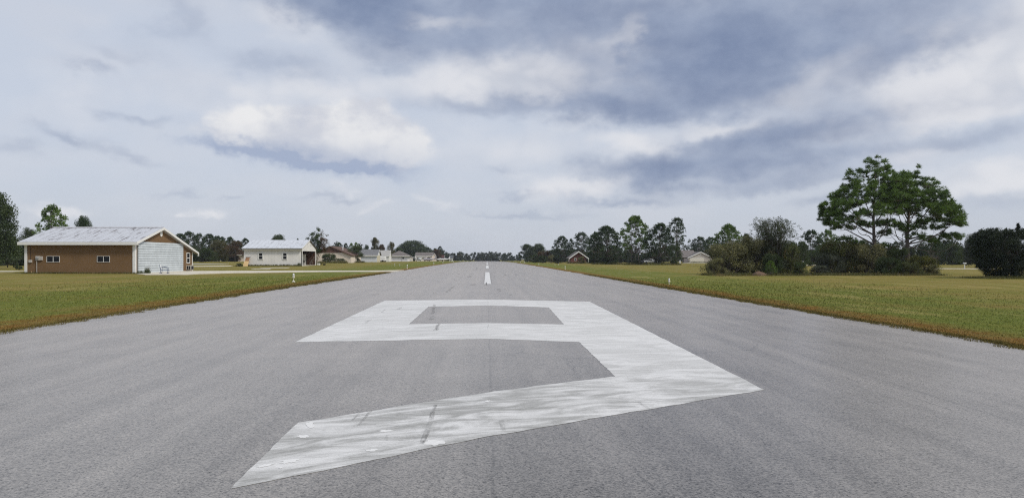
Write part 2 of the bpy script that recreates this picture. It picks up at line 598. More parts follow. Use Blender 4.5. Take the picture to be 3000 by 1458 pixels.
def asphalt_material():
    m = bpy.data.materials.new('aged asphalt')
    m.use_nodes = True
    t = NT(m.node_tree)
    b = t.n['Principled BSDF']
    pos = t.node('ShaderNodeNewGeometry').outputs['Position']
    x, y, z = t.sep(pos)
    wob = t.math('MULTIPLY', t.math('SUBTRACT', t.noise(pos, .35, 3, .6), .5), .06)
    xs_ = t.math('ADD', x, wob)
    right = t.ramp(xs_, -.012, .012)
    stone = t.noise(pos, 60.0, 3, .8)
    stone2 = t.node('ShaderNodeTexVoronoi', feature='F1')
    t.put(stone2.inputs['Vector'], pos)
    stone2.inputs['Scale'].default_value = 62.0
    sp = t.math('MULTIPLY', t.sep(stone2.outputs['Color'])[0], 1.0)
    blotch = t.noise(pos, .45, 5, .6)
    lane = t.noise(t.vec('MULTIPLY', pos, (1.0, .03, 1.0)), 1.6, 6, .65)
    fine = t.noise(t.vec('MULTIPLY', pos, (1.0, .25, 1.0)), 5.0, 5, .65)
    k = t.math('ADD', t.ramp(stone, .30, .70, .30, 1.75, False), t.ramp(sp, 0.0, 1.0, -.40, .55, False))
    k = t.math('MULTIPLY', k, t.ramp(blotch, .30, .70, .86, 1.12))
    k = t.math('MULTIPLY', k, t.ramp(lane, .32, .70, .78, 1.18))
    k = t.math('MULTIPLY', k, t.ramp(fine, .30, .72, .95, 1.05))
    k = t.math('MULTIPLY', k, t.ramp(right, 0.0, 1.0, 1.05, .92))
    # paving joints: the one on the crown, two fainter ones at the quarter points
    for off, wd, dp in ((0.0, .020, .34), (-5.4, .04, .26), (5.45, .04, .28)):
        gap = t.ramp(t.math('ABSOLUTE', t.math('SUBTRACT', xs_, off)), wd * .25, wd, 1.0, 0.0)
        gap = t.math('MULTIPLY', gap, t.ramp(t.noise(t.vec('MULTIPLY', pos, (.5, 1, 1)), 1.3, 4, .7), .36, .60, .15, 1.0))
        k = t.math('MULTIPLY', k, t.math('SUBTRACT', 1.0, t.math('MULTIPLY', gap, dp)))
    ck = t.node('ShaderNodeTexVoronoi', feature='DISTANCE_TO_EDGE')
    t.put(ck.inputs['Vector'], t.vec('ADD', t.vec('MULTIPLY', pos, (.16, .055, 1.0)), t.vec('MULTIPLY', t.noise(pos, .9, 4, .6, colour=True), (.10, .05, 0.0))))
    ck.inputs['Scale'].default_value = 1.0
    crack = t.math('MULTIPLY', t.ramp(ck.outputs['Distance'], .0008, .0035, 1.0, 0.0), t.ramp(t.noise(pos, .25, 3, .6), .46, .60))
    k = t.math('MULTIPLY', k, t.math('SUBTRACT', 1.0, t.math('MULTIPLY', crack, .42)))
    c = t.vec('SCALE', (.146, .134, .117), None)
    sc_ = t.n[-1]
    t.put(sc_.inputs['Scale'], k)
    # sandy wash where the paving meets the grass
    ed = t.math('ADD', t.math('SUBTRACT', HALF, t.math('ABSOLUTE', x)), t.math('MULTIPLY', t.math('SUBTRACT', t.noise(pos, 1.4, 4, .6), .5), .9))
    c = t.mix(t.ramp(ed, -.05, .30, .6, 0.0), c, (.17, .14, .115))
    t.l.new(c, b.inputs['Base Color'])
    b.inputs['Roughness'].default_value = .26
    t.l.new(t.math('MULTIPLY', k, .75, clamp=True), b.inputs['Specular IOR Level'])
    t.l.new(t.math('MULTIPLY', k, .85, clamp=True), b.inputs['Sheen Weight'])
    b.inputs['Sheen Roughness'].default_value = .22
    b.inputs['Sheen Tint'].default_value = (1.0, .86, .73, 1)
    bn = t.node('ShaderNodeBump')
    bn.inputs['Strength'].default_value = .25
    bn.inputs['Distance'].default_value = .004
    t.put(bn.inputs['Height'], t.math('ADD', stone, sp))
    t.l.new(bn.outputs[0], b.inputs['Normal'])
    return m


def runway_mesh():
    xs = np.concatenate([np.linspace(-11, -1, 21), [-.5, 0, .5], np.linspace(1, 11, 21)])
    ys = np.concatenate([np.arange(-60, 0, 4), np.arange(0, 70, .4), np.arange(70, 160, 1.5), np.arange(160, 760, 8)])
    gx, gy = np.meshgrid(xs, ys)
    jit = .09 * np.sin(gy * 1.9) + .08 * np.sin(gy * 4.7 + 1) + .12 * np.sin(gy * .61 + 2) + .06 * np.sin(gy * 8.3 + gx) - .08
    gx = gx + np.where(np.abs(gx) > 10.9, jit, 0)
    z = gz(np.clip(gx, -11, 11), gy)
    v = np.stack([gx, gy, z], -1).reshape(-1, 3)
    ny, nx = gx.shape
    i = np.arange((ny - 1) * nx).reshape(ny - 1, nx)[:, :-1].ravel()
    return mesh_np('runway', v, 4, np.stack([i, i + 1, i + nx + 1, i + nx], 1))


runway = obj('runway', runway_mesh(), asphalt_material())
tag(runway, 'pale worn asphalt runway stretching away to the far trees', None, kind='structure')


def paint_material(name='worn white paint', wear=1.0, tone=.70):
    m = bpy.data.materials.new(name)
    m.use_nodes = True
    t = NT(m.node_tree)
    b = t.n['Principled BSDF']
    pos = t.node('ShaderNodeNewGeometry').outputs['Position']
    x, y, z = t.sep(pos)
    # grime was scrubbed across the figure; nearer the tip it is heavier
    rot = t.node('ShaderNodeVectorRotate', rotation_type='Z_AXIS')
    t.put(rot.inputs['Vector'], pos)
    rot.inputs['Angle'].default_value = math.radians(-24)
    smear = t.noise(t.vec('MULTIPLY', rot.outputs[0], (.75, 2.1, 1.0)), 1.35, 7, .68, .8)
    smear2 = t.noise(t.vec('MULTIPLY', pos, (.35, 3.2, 1.0)), 2.6, 5, .62)
    cloud = t.noise(pos, .42, 4, .6)
    near = t.ramp(y, 7.5, 13.0, 1.0, .36)
    dirt = t.math('MULTIPLY', t.ramp(t.math('ADD', t.math('MULTIPLY', smear, .80), t.math('MULTIPLY', cloud, .30)), .42, .66), near)
    dirt = t.math('ADD', dirt, t.math('MULTIPLY', t.ramp(smear2, .52, .78), .26), clamp=True)
    stone = t.noise(pos, 62.0, 3, .75)
    gritty = t.ramp(stone, .25, .72, .78, 1.08, False)
    c = t.mix(t.math('MULTIPLY', dirt, .92 * wear), (tone, tone * 1.0, tone * .99), (.30, .30, .285))
    chip = t.math('MULTIPLY', t.ramp(t.noise(pos, 30.0, 5, .75), .55, .66), t.ramp(smear, .42, .62, .25, 1.0))
    c = t.mix(t.math('MULTIPLY', chip, .60 * wear), c, (.20, .195, .19))
    c = t.mix(1.0, c, t.comb(gritty, gritty, gritty), 'MULTIPLY')
    t.l.new(c, b.inputs['Base Color'])
    b.inputs['Roughness'].default_value = .62
    b.inputs['Specular IOR Level'].default_value = .3
    bn = t.node('ShaderNodeBump')
    bn.inputs['Strength'].default_value = .35
    bn.inputs['Distance'].default_value = .005
    t.put(bn.inputs['Height'], stone)
    t.l.new(bn.outputs[0], b.inputs['Normal'])
    return m


paint = paint_material()
fresh = mat('fresh white paint', (.70, .70, .69), .6, vary=.04, vscale=20)
rubber = None


def draped(name, quads, m, parent, lift=.002, step=.35, jitter=.012):
    """flat figure of quads (corner points x, y) laid on the runway a few millimetres up"""
    vs, fs = [], []
    for q in quads:
        q = [np.array(p, float) for p in q]
        nu = max(1, int(math.ceil(max(np.linalg.norm(q[1] - q[0]), np.linalg.norm(q[2] - q[3])) / step)))
        nv = max(1, int(math.ceil(max(np.linalg.norm(q[3] - q[0]), np.linalg.norm(q[2] - q[1])) / step)))
        o = len(vs)
        for j in range(nv + 1):
            for i in range(nu + 1):
                u, v = i / nu, j / nv
                p = (q[0] * (1 - u) + q[1] * u) * (1 - v) + (q[3] * (1 - u) + q[2] * u) * v
                x = p[0] + jitter * (math.sin(p[0] * 9.1 + p[1] * 6.3) * math.sin(p[1] * 11.7) + .7 * math.sin(p[0] * 31.7 + p[1] * 43.3))
                y = p[1] + jitter * 1.6 * (math.sin(p[0] * 8.3 - p[1] * 5.1) + .7 * math.sin(p[0] * 37.1 - p[1] * 29.3))
                vs.append((x, y, g1(x, y) + lift))
        for j in range(nv):
            for i in range(nu):
                a = o + j * (nu + 1) + i
                fs.append((a, a + 1, a + nu + 2, a + nu + 1))
    b = MB()
    b.v, b.f = vs, fs
    return b.build(name, m, parent)


def fan(name, pts, m, parent, lift=.0040):
    c = np.mean(pts, 0)
    b = MB()
    b.add([(c[0], c[1], g1(*c) + lift)] + [(p[0], p[1], g1(*p) + lift) for p in pts],
          [(0, i + 1, (i + 1) % len(pts) + 1) for i in range(len(pts))])
    return b.build(name, m, parent)


G = {k: ground_at(*p) for k, p in dict(
    oTL=(1127, 880), oTM=(1429, 877), oTR=(1727, 883), oBR=(2239.5, 1141), tip=(672, 1432), tipT=(873.5, 1237),
    iBR=(1801.6, 1101.7), iTR=(1697, 1001.5), iM=(1429, 992), oL=(864, 1001.5),
    hTL=(1255.5, 898), hTM=(1430, 894.5), hTR=(1607, 900), hBR=(1652.5, 950), hBM=(1430, 945.7), hBL=(1198.5, 949)).items()}
lerp = lambda a, b, t: (a[0] * (1 - t) + b[0] * t, a[1] * (1 - t) + b[1] * t)
R1, R2 = lerp(G['oTR'], G['oBR'], .42), lerp(G['oTR'], G['oBR'], .62)
dl, dh = G['tip'], G['tipT']
tb = -dl[0] / (G['oBR'][0] - dl[0])
tt = -dh[0] / (G['iBR'][0] - dh[0])
mb_, mt_ = lerp(dl, G['oBR'], tb), lerp(dh, G['iBR'], tt)
nine = draped('painted_number', [
    (G['oTL'], G['hTL'], G['hTM'], G['oTM']), (G['oTM'], G['hTM'], G['hTR'], G['oTR']), (G['oTL'], G['oL'], G['hBL'], G['hTL']),
    (G['oL'], G['iM'], G['hBM'], G['hBL']), (G['iM'], G['iTR'], G['hBR'], G['hBM']),
    (G['hTR'], G['hBR'], R1, G['oTR']), (G['hBR'], G['iTR'], R2, R1), (G['iTR'], G['iBR'], G['oBR'], R2),
    (dl, mb_, mt_, dh), (mb_, G['oBR'], G['iBR'], mt_)], paint, runway, step=.16, jitter=.008)
tag(nine, 'huge white numeral 9 painted on the runway, grey with grime near its tip')


def blob_pts(px, py, rx, ry, n=13, ang=0.0, wob=.3, seed=0):
    """rough outline of a spot on the paving"""
    r = random.Random(seed)
    cx, cy = ground_at(px, py)
    kx = cy / F
    ky = cy * cy / (F * EYE)
    pts = []
    for i in range(n):
        a = 2 * math.pi * i / n
        k = 1 + r.uniform(-wob, wob)
        u, v = rx * math.cos(a) * k, ry * math.sin(a) * k
        ca, sa = math.cos(ang), math.sin(ang)
        pts.append((cx + (u * ca - v * sa) * kx, cy + (u * sa + v * ca) * ky))
    return pts


for i, (px, py, rx, ry, a) in enumerate([(1271, 1296, 27, 8, 0), (848, 1351, 24, 6, .1), (908, 1244, 15, 6, -.3), (890, 1278, 19, 4, -.1),
                                         (1132, 1262, 18, 4, .1), (1090, 1319, 15, 4, 0), (778, 1363, 20, 4, .2), (1428, 1175, 11, 2.5, .1), (823, 1370, 7, 2, 0)]):
    fan('paint_patch', blob_pts(px, py, rx, ry, 17, a, .38, i), fresh, nine)


def rubber_material():
    m = bpy.data.materials.new('rubber scuff')
    m.use_nodes = True
    t = NT(m.node_tree)
    b = t.n['Principled BSDF']
    pos = t.node('ShaderNodeNewGeometry').outputs['Position']
    b.inputs['Base Color'].default_value = (.06, .058, .055, 1)
    b.inputs['Roughness'].default_value = .8
    a = t.math('MULTIPLY', t.ramp(t.noise(t.vec('MULTIPLY', pos, (6, .8, 1)), 5.0, 4, .7), .30, .62), t.ramp(t.noise(pos, 1.6, 3, .6), .30, .60, .25, 1.0))
    t.l.new(t.math('MULTIPLY', a, .26), b.inputs['Alpha'])
    return m


rubber = rubber_material()
for (x0, y0, x1, y1, wd) in [(1273, 892, 1268, 920, .035), (1266, 925, 1262, 936, .03), (1272, 925, 1269, 936, .03), (1287, 948, 1281, 960, .035), (1281, 960, 1274, 968, .04), (1283, 950, 1279, 966, .025),
                             (1093, 1200, 1048, 1248, .014), (1060, 1206, 1030, 1234, .014), (1277, 1185, 1240, 1300, .018), (1272, 1188, 1246, 1296, .012), (1468, 1230, 1480, 1263, .02),
                             (1132, 1276, 1124, 1292, .014), (1155, 1246, 1153, 1250, .012), (1161, 1246, 1159, 1250, .012), (1167, 1246, 1165, 1250, .012),
                             (1330, 838, 1308, 856, .05), (1460, 846, 1463, 854, .08), (1398, 783, 1394, 788, .12), (1395, 790, 1393, 792, .15), (1347, 800, 1344, 803, .12),
                             (1479, 803, 1480, 806, .12), (1512, 803, 1514, 806, .12), (1493, 862, 1496, 866, .08), (1868, 1178, 1905, 1197, .02), (1110, 861, 1085, 865, .06),
                             (1376, 808, 1374, 812, .15), (1387, 832, 1385, 836, .15), (1448, 797, 1449, 799, .2), (1130, 905, 1118, 915, .04), (1085, 935, 1070, 948, .03), (1175, 900, 1165, 906, .05)]:
    a, b = ground_at(x0, y0), ground_at(x1, y1)
    draped('tyre_mark', [((a[0] - wd, a[1]), (a[0] + wd, a[1]), (b[0] + wd, b[1]), (b[0] - wd, b[1]))], rubber, runway, lift=.006, step=.5, jitter=.02)

# centre-line dashes, broad bars with a thinner coat of paint
stripe_paint = paint_material('centre line paint', .45, .70)
for (y0, y1) in [(43, 73.5), (95.5, 126), (148, 178), (200, 231), (253, 283), (305, 335), (357, 387), (409, 439), (461, 491), (513, 543), (565, 595), (617, 647)]:
    w0 = .18
    draped('centreline_stripe', [((-w0 - .02, y0), (0, y0), (0, y1), (-w0 - .02, y1)), ((0, y0), (w0, y0), (w0, y1), (0, y1))], stripe_paint, runway, lift=.006 if y0 < 140 else .02, step=.5)
# a narrow slot of bare asphalt runs through the first bar
fan('tyre_mark', blob_pts(1424.5, 831, 1.2, 4.5, 9, 0, .2, 5), mat('dark stain', (.03, .03, .03), .8), runway, .012)


# ---- short grass: the blades nearest the paving stand as geometry
def grass_blades():
    n = 190000
    y = 9.0 * (75.0 / 9.0) ** rng.random(n)
    d = 14.0 * rng.random(n) ** 1.5 * np.clip(y / 32, .6, 1.6)
    keep = rng.random(n) < np.clip((75 - y) / 45, 0, 1) * np.clip((18 - d) / 12, 0, 1)
    y, d = y[keep], d[keep]
    side = np.where(rng.random(len(y)) < .5, -1, 1)
    x = side * (HALF + d)
    m = 60000
    y2 = 10 + 75 * rng.random(m) ** 1.5
    tuft = .5 + .5 * np.sin(y2 * 2.3) * np.sin(y2 * .7 + 1)
    tuft = tuft * (.5 + .5 * np.sin(y2 * 5.9 + 2)) + .6 * np.clip(np.sin(y2 * .9) * np.sin(y2 * 1.7 + .4), 0, 1)
    x2 = np.where(rng.random(m) < .5, -1, 1) * (HALF - .25 - .30 * tuft + (.55 + .2 * tuft) * rng.random(m))
    x, y = np.concatenate([x, x2]), np.concatenate([y, y2])
    k = len(x)
    h = (.025 + .045 * rng.random(k)) * np.clip(y / 30, .8, 1.6)
    w = .008 * np.clip(y / 18, .9, 3.0) * (.7 + .6 * rng.random(k))
    z = gz(x, y) - .01
    a = rng.random(k) * 2 * np.pi
    lean = rng.normal(0, .5, (k, 2)) * h[:, None]
    p0 = np.stack([x - np.cos(a) * w, y - np.sin(a) * w, z], 1)
    p1 = np.stack([x + np.cos(a) * w, y + np.sin(a) * w, z], 1)
    p2 = np.stack([x + lean[:, 0], y + lean[:, 1], z + h], 1)
    v = np.stack([p0, p1, p2], 1).reshape(-1, 3)
    return mesh_np('grass_blades', v, 3, np.arange(len(v)))


gb = obj('grass_blades', grass_blades(), grass_material('grass blades', True))
tag(gb, 'short mown grass blades along both edges of the runway', None, kind='stuff')


def pad(name, poly, m, z_lift=.03, kind='structure'):
    """concrete slab of irregular outline, laid on the ground"""
    import bmesh
    bm = bmesh.new()
    pts = []
    for i, p in enumerate(poly):
        q = poly[(i + 1) % len(poly)]
        n = max(1, int(math.hypot(q[0] - p[0], q[1] - p[1]) / 2.0))
        for k in range(n):
            t = k / n
            pts.append((p[0] * (1 - t) + q[0] * t + random.uniform(-.1, .1), p[1] * (1 - t) + q[1] * t + random.uniform(-.1, .1)))
    vs = [bm.verts.new((x, y, g1(x, y) + z_lift)) for x, y in pts]
    f = bm.faces.new(vs)
    bmesh.ops.triangulate(bm, faces=[f])
    r = bmesh.ops.extrude_face_region(bm, geom=bm.faces[:])
    bmesh.ops.translate(bm, verts=[e for e in r['geom'] if isinstance(e, bmesh.types.BMVert)], vec=(0, 0, -.25))
    bmesh.ops.recalc_face_normals(bm, faces=bm.faces[:])
    me = bpy.data.meshes.new(name)
    bm.to_mesh(me)
    bm.free()
    o = obj(name, me, m)
    return tag(o, kind=kind)


concrete = mat('pale concrete', (.56, .52, .43), .85, vary=.16, vscale=.8, bump=.2)
pad('taxiway', [(-11.02, 91), (-17, 87.5), (-22, 85), (-26.5, 80.5), (-28, 75), (-28, 71.2), (-31.5, 71), (-35.6, 77.8), (-35.6, 91),
                (-30, 92), (-24, 93), (-17, 95), (-11.02, 101)], concrete, .05)
pad('path', [(X(-60, 88), 86), (X(67, 88), 86), (X(67, 90), 91), (X(-60, 90), 91)], concrete, .05)
pad('path', [(X(770, 121), 119), (X(848, 121), 119), (X(850, 123), 123), (X(775, 123), 123)], concrete, .04)
pad('path', [(X(742, 108), 107), (X(793, 108), 107), (X(795, 110), 110), (X(745, 110), 110)], concrete, .04)
pad('road', [(X(500, 135), 132), (X(690, 146), 143), (X(700, 152), 149), (X(690, 154), 151), (X(500, 140), 137)], concrete, .05)
pad('road', [(X(500, 178), 174), (X(688, 182), 172), (X(690, 184), 179), (X(500, 182), 181)], mat('grey road', (.38, .37, .36), .9, vary=.1), .05)
pad('road', [(X(-60, 240), 232), (X(90, 240), 232), (X(90, 245), 243), (X(-60, 245), 243)], concrete, .05)
pad('road', [(X(2690, 128), 125), (X(2900, 128), 125), (X(2900, 130), 131), (X(2690, 130), 131)], concrete, .06)
pad('road', [(X(2325, 185), 180), (X(2420, 185), 180), (X(2420, 190), 192), (X(2325, 190), 192)], concrete, .06)
pad('driveway', [(X(2000, 284), 278), (X(2075, 284), 278), (X(2075, 288), 288), (X(2000, 288), 288)], concrete, .05)

# ------------------------------------------------------------------ buildings
white_trim = mat('white painted trim', (.72, .72, .70), .55, vary=.05, vscale=4)
glass = mat('dark window glass', (.010, .011, .013), .10, spec=.25)
stucco = mat('brown stucco', (.168, .102, .050), .92, vary=.08, vscale=.7, bump=.06, bscale=30)
grey_box = mat('grey painted steel box', (.42, .40, .37), .6, vary=.08)
black_metal = mat('black painted metal', (.02, .02, .024), .5)


def rusty_roof(name, base=(.54, .56, .60), amount=1.0):
    m = bpy.data.materials.new(name)
    m.use_nodes = True
    t = NT(m.node_tree)
    b = t.n['Principled BSDF']
    tc = t.node('ShaderNodeTexCoord')
    pos = t.node('ShaderNodeNewGeometry').outputs['Position']
    run = t.noise(t.vec('MULTIPLY', pos, (3.4, .50, .3)), 1.0, 6, .68)      # streaks run down the slope
    spot = t.noise(t.vec('MULTIPLY', pos, (1.0, .9, .5)), .55, 4, .6)
    fine = t.noise(pos, 5.0, 5, .7)
    x, y, z = t.sep(pos)
    rib = t.math('ABSOLUTE', t.math('SUBTRACT', t.math('FRACT', t.math('MULTIPLY', x, 1 / .9)), .5))
    seam = t.ramp(rib, .44, .5)
    lap = t.math('MULTIPLY', seam, t.ramp(fine, .4, .65))
    k = t.math('ADD', t.math('MULTIPLY', t.ramp(run, .52, .62), t.ramp(spot, .40, .58)), t.math('MULTIPLY', lap, t.ramp(spot, .40, .62, .15, .9)), clamp=True)
    c = t.mix(t.ramp(fine, .3, .7), tuple(v * .86 for v in base), base)
    c = t.mix(t.math('MULTIPLY', k, .80 * amount), c, (.090, .070, .068))
    t.l.new(c, b.inputs['Base Color'])
    b.inputs['Roughness'].default_value = .55
    b.inputs['Specular IOR Level'].default_value = .5
    return m


def slab(mb, x0, x1, ya, za, yb, zb, th=.07):
    """roof sheet between (ya,za) and (yb,zb), running from x0 to x1"""
    return mb.prism([(ya, za), (yb, zb), (yb, zb + th), (ya, za + th)], 'x', x0, x1)


def window_front(parent, xa, xb, za, zb, y, frame=.06, split='v', mats=(None, None), name='window', sill=False, deep=.10):
    """window in a wall that faces the runway's near end (-y)"""
    fm, gm = mats[0] or white_trim, mats[1] or glass
    b = MB()
    ya, yb = y - deep * .45, y + deep * .5
    b.box(xa, xb, ya, yb, zb - frame, zb).box(xa, xb, ya, yb, za, za + frame)
    b.box(xa, xa + frame, ya, yb, za + frame, zb - frame).box(xb - frame, xb, ya, yb, za + frame, zb - frame)
    w = b.build(name, fm, parent)
    xi0, xi1, zi0, zi1 = xa + frame, xb - frame, za + frame, zb - frame
    g = .02
    if split == 'v':
        xm = (xi0 + xi1) / 2
        MB().box(xm - .022, xm + .022, ya + .012, yb, zi0, zi1).build('mullion', fm, w)
        for (a, c, o) in ((xi0, xm - .022, 0), (xm + .022, xi1, .008)):
            MB().box(a, c, y - .012 + o, y + .01 + o, zi0, zi1).build('pane', gm, w)
    elif split == 'h':
        zm = (zi0 + zi1) / 2
        MB().box(xi0, xi1, ya + .012, yb, zm - .035, zm + .035).build('mullion', fm, w)
        for (a, c, o) in ((zi0, zm - .035, 0), (zm + .035, zi1, .008)):
            MB().box(xi0, xi1, y - .012 + o, y + .01 + o, a, c).build('pane', gm, w)
    else:
        MB().box(xi0, xi1, y - .012, y + .01, zi0, zi1).build('pane', gm, w)
    return w


# ---- brown hangar ---------------------------------------------------------------------------------------
def brown_hangar():
    x0, x1, y0, yr, y1, y2 = -46.9, -35.7, 78.0, 84.0, 90.0, 93.0
    zb, ridge, sl = -.15, 4.86, .262
    t = thing('hangar', 'brown stucco hangar with rust-streaked white metal roof and pale blue door', 'hangar', (0, 0, 0))
    rz = lambda y: ridge - abs(y - yr) * sl
    MB().prism([(y0, zb), (y2, zb), (y2, rz(y2) - .05), (yr, ridge - .05), (y0, rz(y0) - .05)], 'x', x0, x1).build('wall', stucco, t)
    rm = rusty_roof('rust streaked white roof metal')
    n = 13
    xa, xb = x0 - .45, x1 + .38
    w = (xb - xa) / n
    for i in range(n):
        a, b = xa + i * w, xa + (i + 1) * w
        for (ya, yb_) in ((y0 - .45, yr), (94.0, yr)):
            m = MB()
            th = .045
            prof = [(a + .02, 0), (b - .05, 0), (b - .03, .035), (b - .005, .035), (b - .004, -th), (a + .02, -th)]
            v, f = [], []
            for (yy, zz) in ((ya, rz(ya) + .05), (yb_, rz(yb_) + .05)):
                v += [(p[0], yy, zz + p[1]) for p in prof]
            k = len(prof)
            f = [tuple(range(k)), tuple(range(k, 2 * k))[::-1]] + [(q, k + q, k + (q + 1) % k, (q + 1) % k) for q in range(k)]
            m.add(v, f)
            m.build('roof_panel', rm, t)
    MB().prism([(yr - .22, ridge + .02), (yr, ridge + .085), (yr + .22, ridge + .02), (yr, ridge + .12)], 'x', xa, xb).build('ridge_cap', mat('ridge metal', (.42, .42, .44), .5, vary=.2), t)
    ye = y0 - .47
    MB().box(xa - .02, xb + .02, ye - .05, ye, rz(ye) - .27, rz(ye) + .03).build('fascia', white_trim, t)
    MB().box(xa - .02, xb + .02, ye + .01, y0 + .02, rz(ye) - .26, rz(ye) - .22).build('soffit', white_trim, t)
    # rake boards on the gable towards the runway
    for (ya, yb_) in ((ye, yr), (94.02, yr)):
        m = MB()
        m.prism([(ya, rz(ya) - .20), (yb_, rz(yb_) - .20), (yb_, rz(yb_) + .04), (ya, rz(ya) + .04)], 'x', xb + .003, xb + .05)
        m.build('rake_board', white_trim, t)
        m = MB()
        m.prism([(ya, rz(ya) - .20), (yb_, rz(yb_) - .20), (yb_, rz(yb_) - .16), (ya, rz(ya) - .16)], 'x', x1 - .01, xb)
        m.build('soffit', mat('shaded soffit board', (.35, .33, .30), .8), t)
    MB().box(x1 + .3, xb + .06, 93.95, 94.1, rz(94) - .42, rz(94) + .03).build('fascia', white_trim, t)
    for (xx, yy, zt) in ((x0 - .02, y0 - .03, rz(y0)), (x1 - .26, y0 - .03, rz(y0))):
        MB().box(xx, xx + .27, yy - .03, yy + .26, zb, zt - .22).build('corner_post', white_trim, t)
    MB().box(x1 - .2, x1 + .03, y2 - .06, y2 + .12, zb, rz(y2) - .1).build('corner_post', white_trim, t)
    # big folding door, two leaves of horizontal metal boards
    dm = mat('pale blue door metal', (.50, .545, .57), .5, vary=.09, vscale=1.2, spec=.4)
    ya, yb_ = 78.45, 90.0
    frame = MB()
    frame.box(x1 + .01, x1 + .055, ya - .03, yb_ + .03, 0, 3.27)
    door = frame.build('hangar_door', mat('dull door frame', (.26, .29, .30), .5), t)
    courses = 13
    h = 3.24 / courses
    r = random.Random(3)
    for i in range(courses):
        za = .03 + i * h
        for (p, q) in ((ya, ya + 3.2), (ya + 3.2, ya + 7.9), (ya + 7.9, yb_)):
            tilt = r.uniform(.006, .02)
            m = MB()
            m.add([(x1 + .13 + tilt, p, za + .004), (x1 + .13 + tilt, q, za + .004), (x1 + .105, q, za + h - .014 - (.02 if i == 6 else 0)), (x1 + .105, p, za + h - .014 - (.02 if i == 6 else 0)),
                   (x1 + .06, p, za + .004), (x1 + .06, q, za + .004), (x1 + .06, q, za + h - .014), (x1 + .06, p, za + h - .014)],
                  [(0, 1, 2, 3), (4, 7, 6, 5), (0, 4, 5, 1), (3, 2, 6, 7), (0, 3, 7, 4), (1, 5, 6, 2)])
            m.build('door_panel', dm, door)
    MB().box(x1 + .05, x1 + .11, ya, yb_, 1.555, 1.60).build('fold_gap', black_metal, door)
    # oval vent in the gable
    m = MB()
    m.lathe([(.30, 0), (.30, .05), (.25, .07), (.24, .03)], 20)
    m.v = [(x1 + p[2], 84.15 + p[0], 4.22 + p[1] * 1.05) for p in m.v]
    m.build('vent', white_trim, t)
    # two sliding windows in the long wall, one sash window and the air conditioner in the lean-to
    for (pa, pb) in ((137, 175), (284.5, 322)):
        window_front(t, X(pa, y0), X(pb, y0), 1.15, 1.78, y0, .032, 'v')
    wy0, wy1, za, zt = 91.25, 92.25, .95, 2.22
    m = MB()
    fw = .09
    m.box(x1 - .05, x1 + .05, wy0, wy1, zt - fw, zt).box(x1 - .05, x1 + .05, wy0, wy1, za, za + fw)
    m.box(x1 - .05, x1 + .05, wy0, wy0 + fw, za + fw, zt - fw).box(x1 - .05, x1 + .05, wy1 - fw, wy1, za + fw, zt - fw)
    w = m.build('window', white_trim, t)
    zm = (za + zt) / 2
    MB().box(x1 - .04, x1 + .035, wy0 + fw, wy1 - fw, zm - .04, zm + .04).build('mullion', white_trim, w)
    MB().box(x1, x1 + .012, wy0 + fw, wy1 - fw, za + fw, zm - .04).build('pane', glass, w)
    MB().box(x1, x1 + .016, wy0 + fw, wy1 - fw, zm + .04, zt - fw).build('pane', glass, w)
    ac = MB().box(x1 - .1, x1 + .55, 91.2, 92.1, .16, .72).build('air_conditioner', mat('beige appliance casing', (.52, .50, .44), .6), t, bevel=.02)
    for k in range(2):
        MB().box(x1 + .08 + k * .24, x1 + .26 + k * .24, 91.19, 91.2, .24, .64).build('grille', black_metal, ac)
    MB().box(x1 + .55, x1 + .56, 91.28, 92.02, .24, .64).build('grille', black_metal, ac)
    # meter boxes and conduit
    yb2 = y0 - .16
    eb = MB().box(X(106, y0), X(118.5, y0), yb2, y0 + .01, Z(762.5, y0), Z(749.6, y0)).build('meter_box', grey_box, t, bevel=.015)
    m = MB()
    m.lathe([(.13, 0), (.13, .06), (.10, .10), (.0, .11)], 14)
    m.v = [(X(112, y0) + p[0], yb2 - p[2], Z(756.5, y0) + p[1]) for p in m.v]
    m.build('meter_dial', mat('meter glass', (.25, .26, .27), .15), eb)
    MB().box(X(119, y0), X(126, y0), yb2 + .03, y0 + .01, Z(762, y0), Z(750.5, y0)).build('switch_box', grey_box, t, bevel=.015)
    MB().box(X(85, y0), X(94.6, y0), yb2 + .04, y0 + .01, Z(769, y0), Z(761, y0)).build('junction_box', grey_box, t, bevel=.015)
    MB().tube([(X(109, y0), y0 - .08, zb), (X(109, y0), y0 - .08, Z(762.4, y0))], .035, 8).build('conduit', grey_box, t)
    MB().tube([(X(90, y0), y0 - .03, Z(761, y0)), (X(90, y0), y0 - .03, rz(y0) - .25)], .012, 6).build('cable', black_metal, t)
    MB().tube([(X(94, y0), y0 - .1, Z(798, y0)), (X(94, y0), y0 - .1, Z(794, y0))], .05, 8).build('tap', mat('brass tap', (.5, .35, .2), .4), t)
    return t


brown_hangar()


